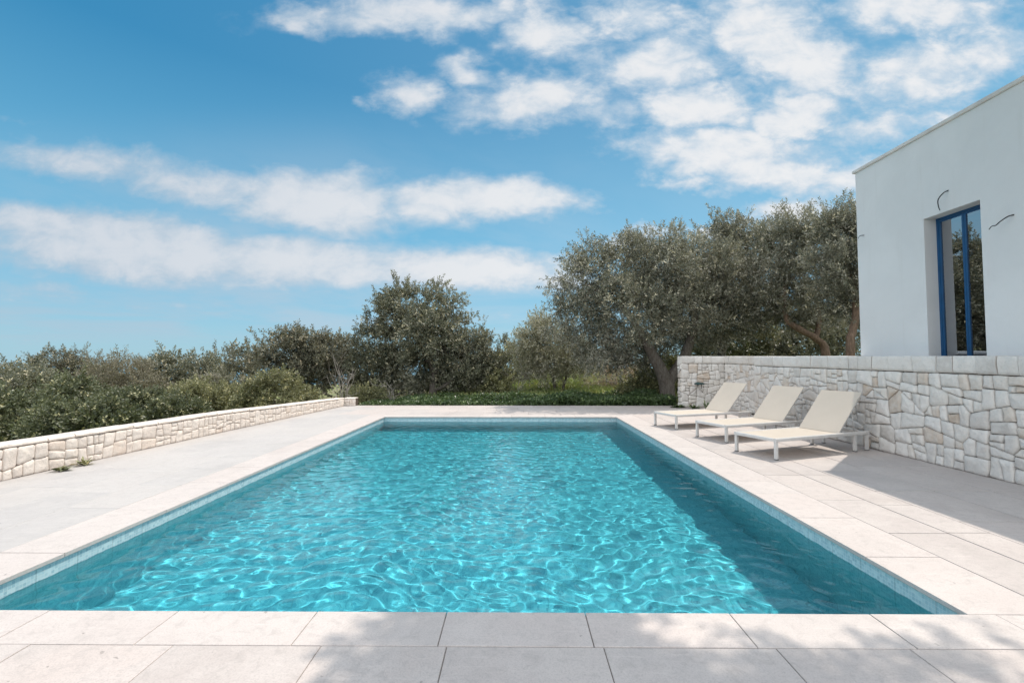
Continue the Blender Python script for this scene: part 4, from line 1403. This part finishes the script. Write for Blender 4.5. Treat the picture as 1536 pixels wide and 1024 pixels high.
# small plants on the paving
def rosette(name, label, loc, mat, seed, n=22, L=.22, wid=.05, up=.6, cat='plant', spreadx=1.0, yaw=0):
    rs = np.random.RandomState(seed)
    root = empty(name, loc, yaw)
    tag(root, label, cat)
    V, Q, VAR = [], [], []
    for i in range(n):
        a = rs.rand()*6.28; el = up*rs.uniform(.2, 1.4)
        d_ = np.array([math.cos(a)*math.cos(el)*spreadx, math.sin(a)*math.cos(el), math.sin(el)])
        s = np.array([-math.sin(a), math.cos(a), rs.randn()*.3])
        l = L*rs.uniform(.6, 1.2); w = wid*rs.uniform(.7, 1.2)
        b0 = np.array([rs.randn()*.03*spreadx, rs.randn()*.02, .005])
        p1 = b0 + d_*l*.55; p2 = b0 + d_*l - np.array([0, 0, .18*l])
        k = len(V)
        V += [b0 - s*w*.15, b0 + s*w*.15, p1 + s*w*.5, p1 - s*w*.5, p2]
        Q += [(k, k+1, k+2, k+3), (k+3, k+2, k+4, k+4)]
        VAR += [rs.rand()]*2
    me = bpy.data.meshes.new('leaves')
    me.from_pydata([tuple(v) for v in V], [], [q if q[2] != q[3] else q[:3] for q in Q])
    att = me.attributes.new('var', 'FLOAT', 'FACE'); att.data.foreach_set('value', np.array(VAR, dtype=np.float32))
    o = link('leaves', me, M[mat], root)
    st = MB()
    for i in range(3):
        a = rs.rand()*6.28
        st.tube([(0, 0, -.01), (math.cos(a)*.05*spreadx, math.sin(a)*.03, .04), (math.cos(a)*.10*spreadx, math.sin(a)*.05, .06)], .004, 5)
    st.build('stem', M['bark'], root)
    return root
rosette('weed', 'green weed growing at the foot of the low wall', (-6.20, 6.22, .003), 'shrub', 70, 46, .13, .035, .55, 'weed', 1.0)
rosette('weed', 'smaller green sprig beside the weed at the low wall', (-6.20, 6.55, .003), 'shrub_light', 71, 26, .15, .04, .8, 'weed', 1.0)
rosette('dark_plant', 'dark spiky plant at the outer corner of the tall wall, beside the old olive', (5.22, 14.72, .003), 'cover', 72, 40, .26, .05, .5, 'plant')
rosette('dark_plant', 'dark spiky plant at the foot of the tall wall, under the green fitting', (5.62, 14.45, .003), 'cover', 73, 30, .30, .05, .6, 'plant')
rosette('dark_plant', 'dark upright plant at the foot of the tall wall, nearest the far lounger', (6.02, 14.45, .003), 'cover', 74, 26, .32, .05, 1.0, 'plant')

# ground cover along the far edge and grass behind (uncountable)
def cover():
    rs = np.random.RandomState(80)
    n = 2600
    x = rs.uniform(-5.2, 5.4, n); y = DY1 + .12 + rs.rand(n)**1.5*3.2
    hb = .17 + .34*np.array([noise.noise((a*.9, b*.9, 4.0)) for a, b in zip(x, y)])
    hb *= sstep(x, -5.4, -1.5)*.75 + .25
    hb = np.clip(hb + .10*sstep(x, 0, 4), .05, .6)
    pos, dirs = [], []
    for k in range(5):
        px = x + rs.randn(n)*.09; py = y + rs.randn(n)*.07
        pz = ground_h(px, np.maximum(py, DY1 + .08)) + hb*rs.rand(n)**.6
        py = np.maximum(py, DY1 + .06)
        pos.append(np.stack([px, py, pz], -1))
        dd = rs.randn(n, 3)*.5; dd[:, 2] += .8; dirs.append(dd)
    pos = np.concatenate(pos); dirs = np.concatenate(dirs)
    T = [sprig_template(6, .085, .055, .10, rs, .2, 65) for _ in range(3)]
    V, Q, VAR = foliage(pos, dirs, T, rs, .7, 1.25)
    o = np_mesh('ground_cover', V, Q, M['cover'], None, VAR)
    tag(o, 'dark green leafy ground cover along the far edge of the terrace', 'ground cover', kind='stuff')
    # grass
    n = 26000
    x = rs.uniform(-4, 9, n); y = 18 + rs.rand(n)*16
    z = ground_h(x, y)
    h = rs.uniform(.10, .30, n); a = rs.rand(n)*6.28; w = .016
    lean = rs.randn(n, 2)*.10
    b = np.stack([x, y, z - .01], -1); s = np.stack([np.cos(a)*w, np.sin(a)*w, np.zeros(n)], -1)
    tip = b + np.stack([lean[:, 0], lean[:, 1], h], -1)
    mid = b + np.stack([lean[:, 0]*.35, lean[:, 1]*.35, h*.6], -1)
    V = np.stack([b - s, b + s, mid + s*.8, tip], 1)
    V2 = np.stack([b - s, mid + s*.8, tip, mid - s*.8], 1)
    V = np.concatenate([V.reshape(-1, 3), V2.reshape(-1, 3)])
    v = rs.rand(n)
    o = np_mesh('grass', V, np.arange(len(V)).reshape(-1, 4), M['grass'], None, np.concatenate([v, v]))
    tag(o, 'green grass growing beyond the terrace between the trees', 'grass', kind='stuff')
cover()

SC.render.engine = 'CYCLES'
SC.cycles.use_denoising = True
SC.cycles.max_bounces = 12
SC.cycles.transparent_max_bounces = 12
SC.cycles.caustics_refractive = True
SC.cycles.caustics_reflective = False
SC.cycles.sample_clamp_indirect = 6.0
SC.view_settings.view_transform = 'Standard'
SC.view_settings.look = 'None'
SC.view_settings.exposure = 0
SC.view_settings.gamma = 1
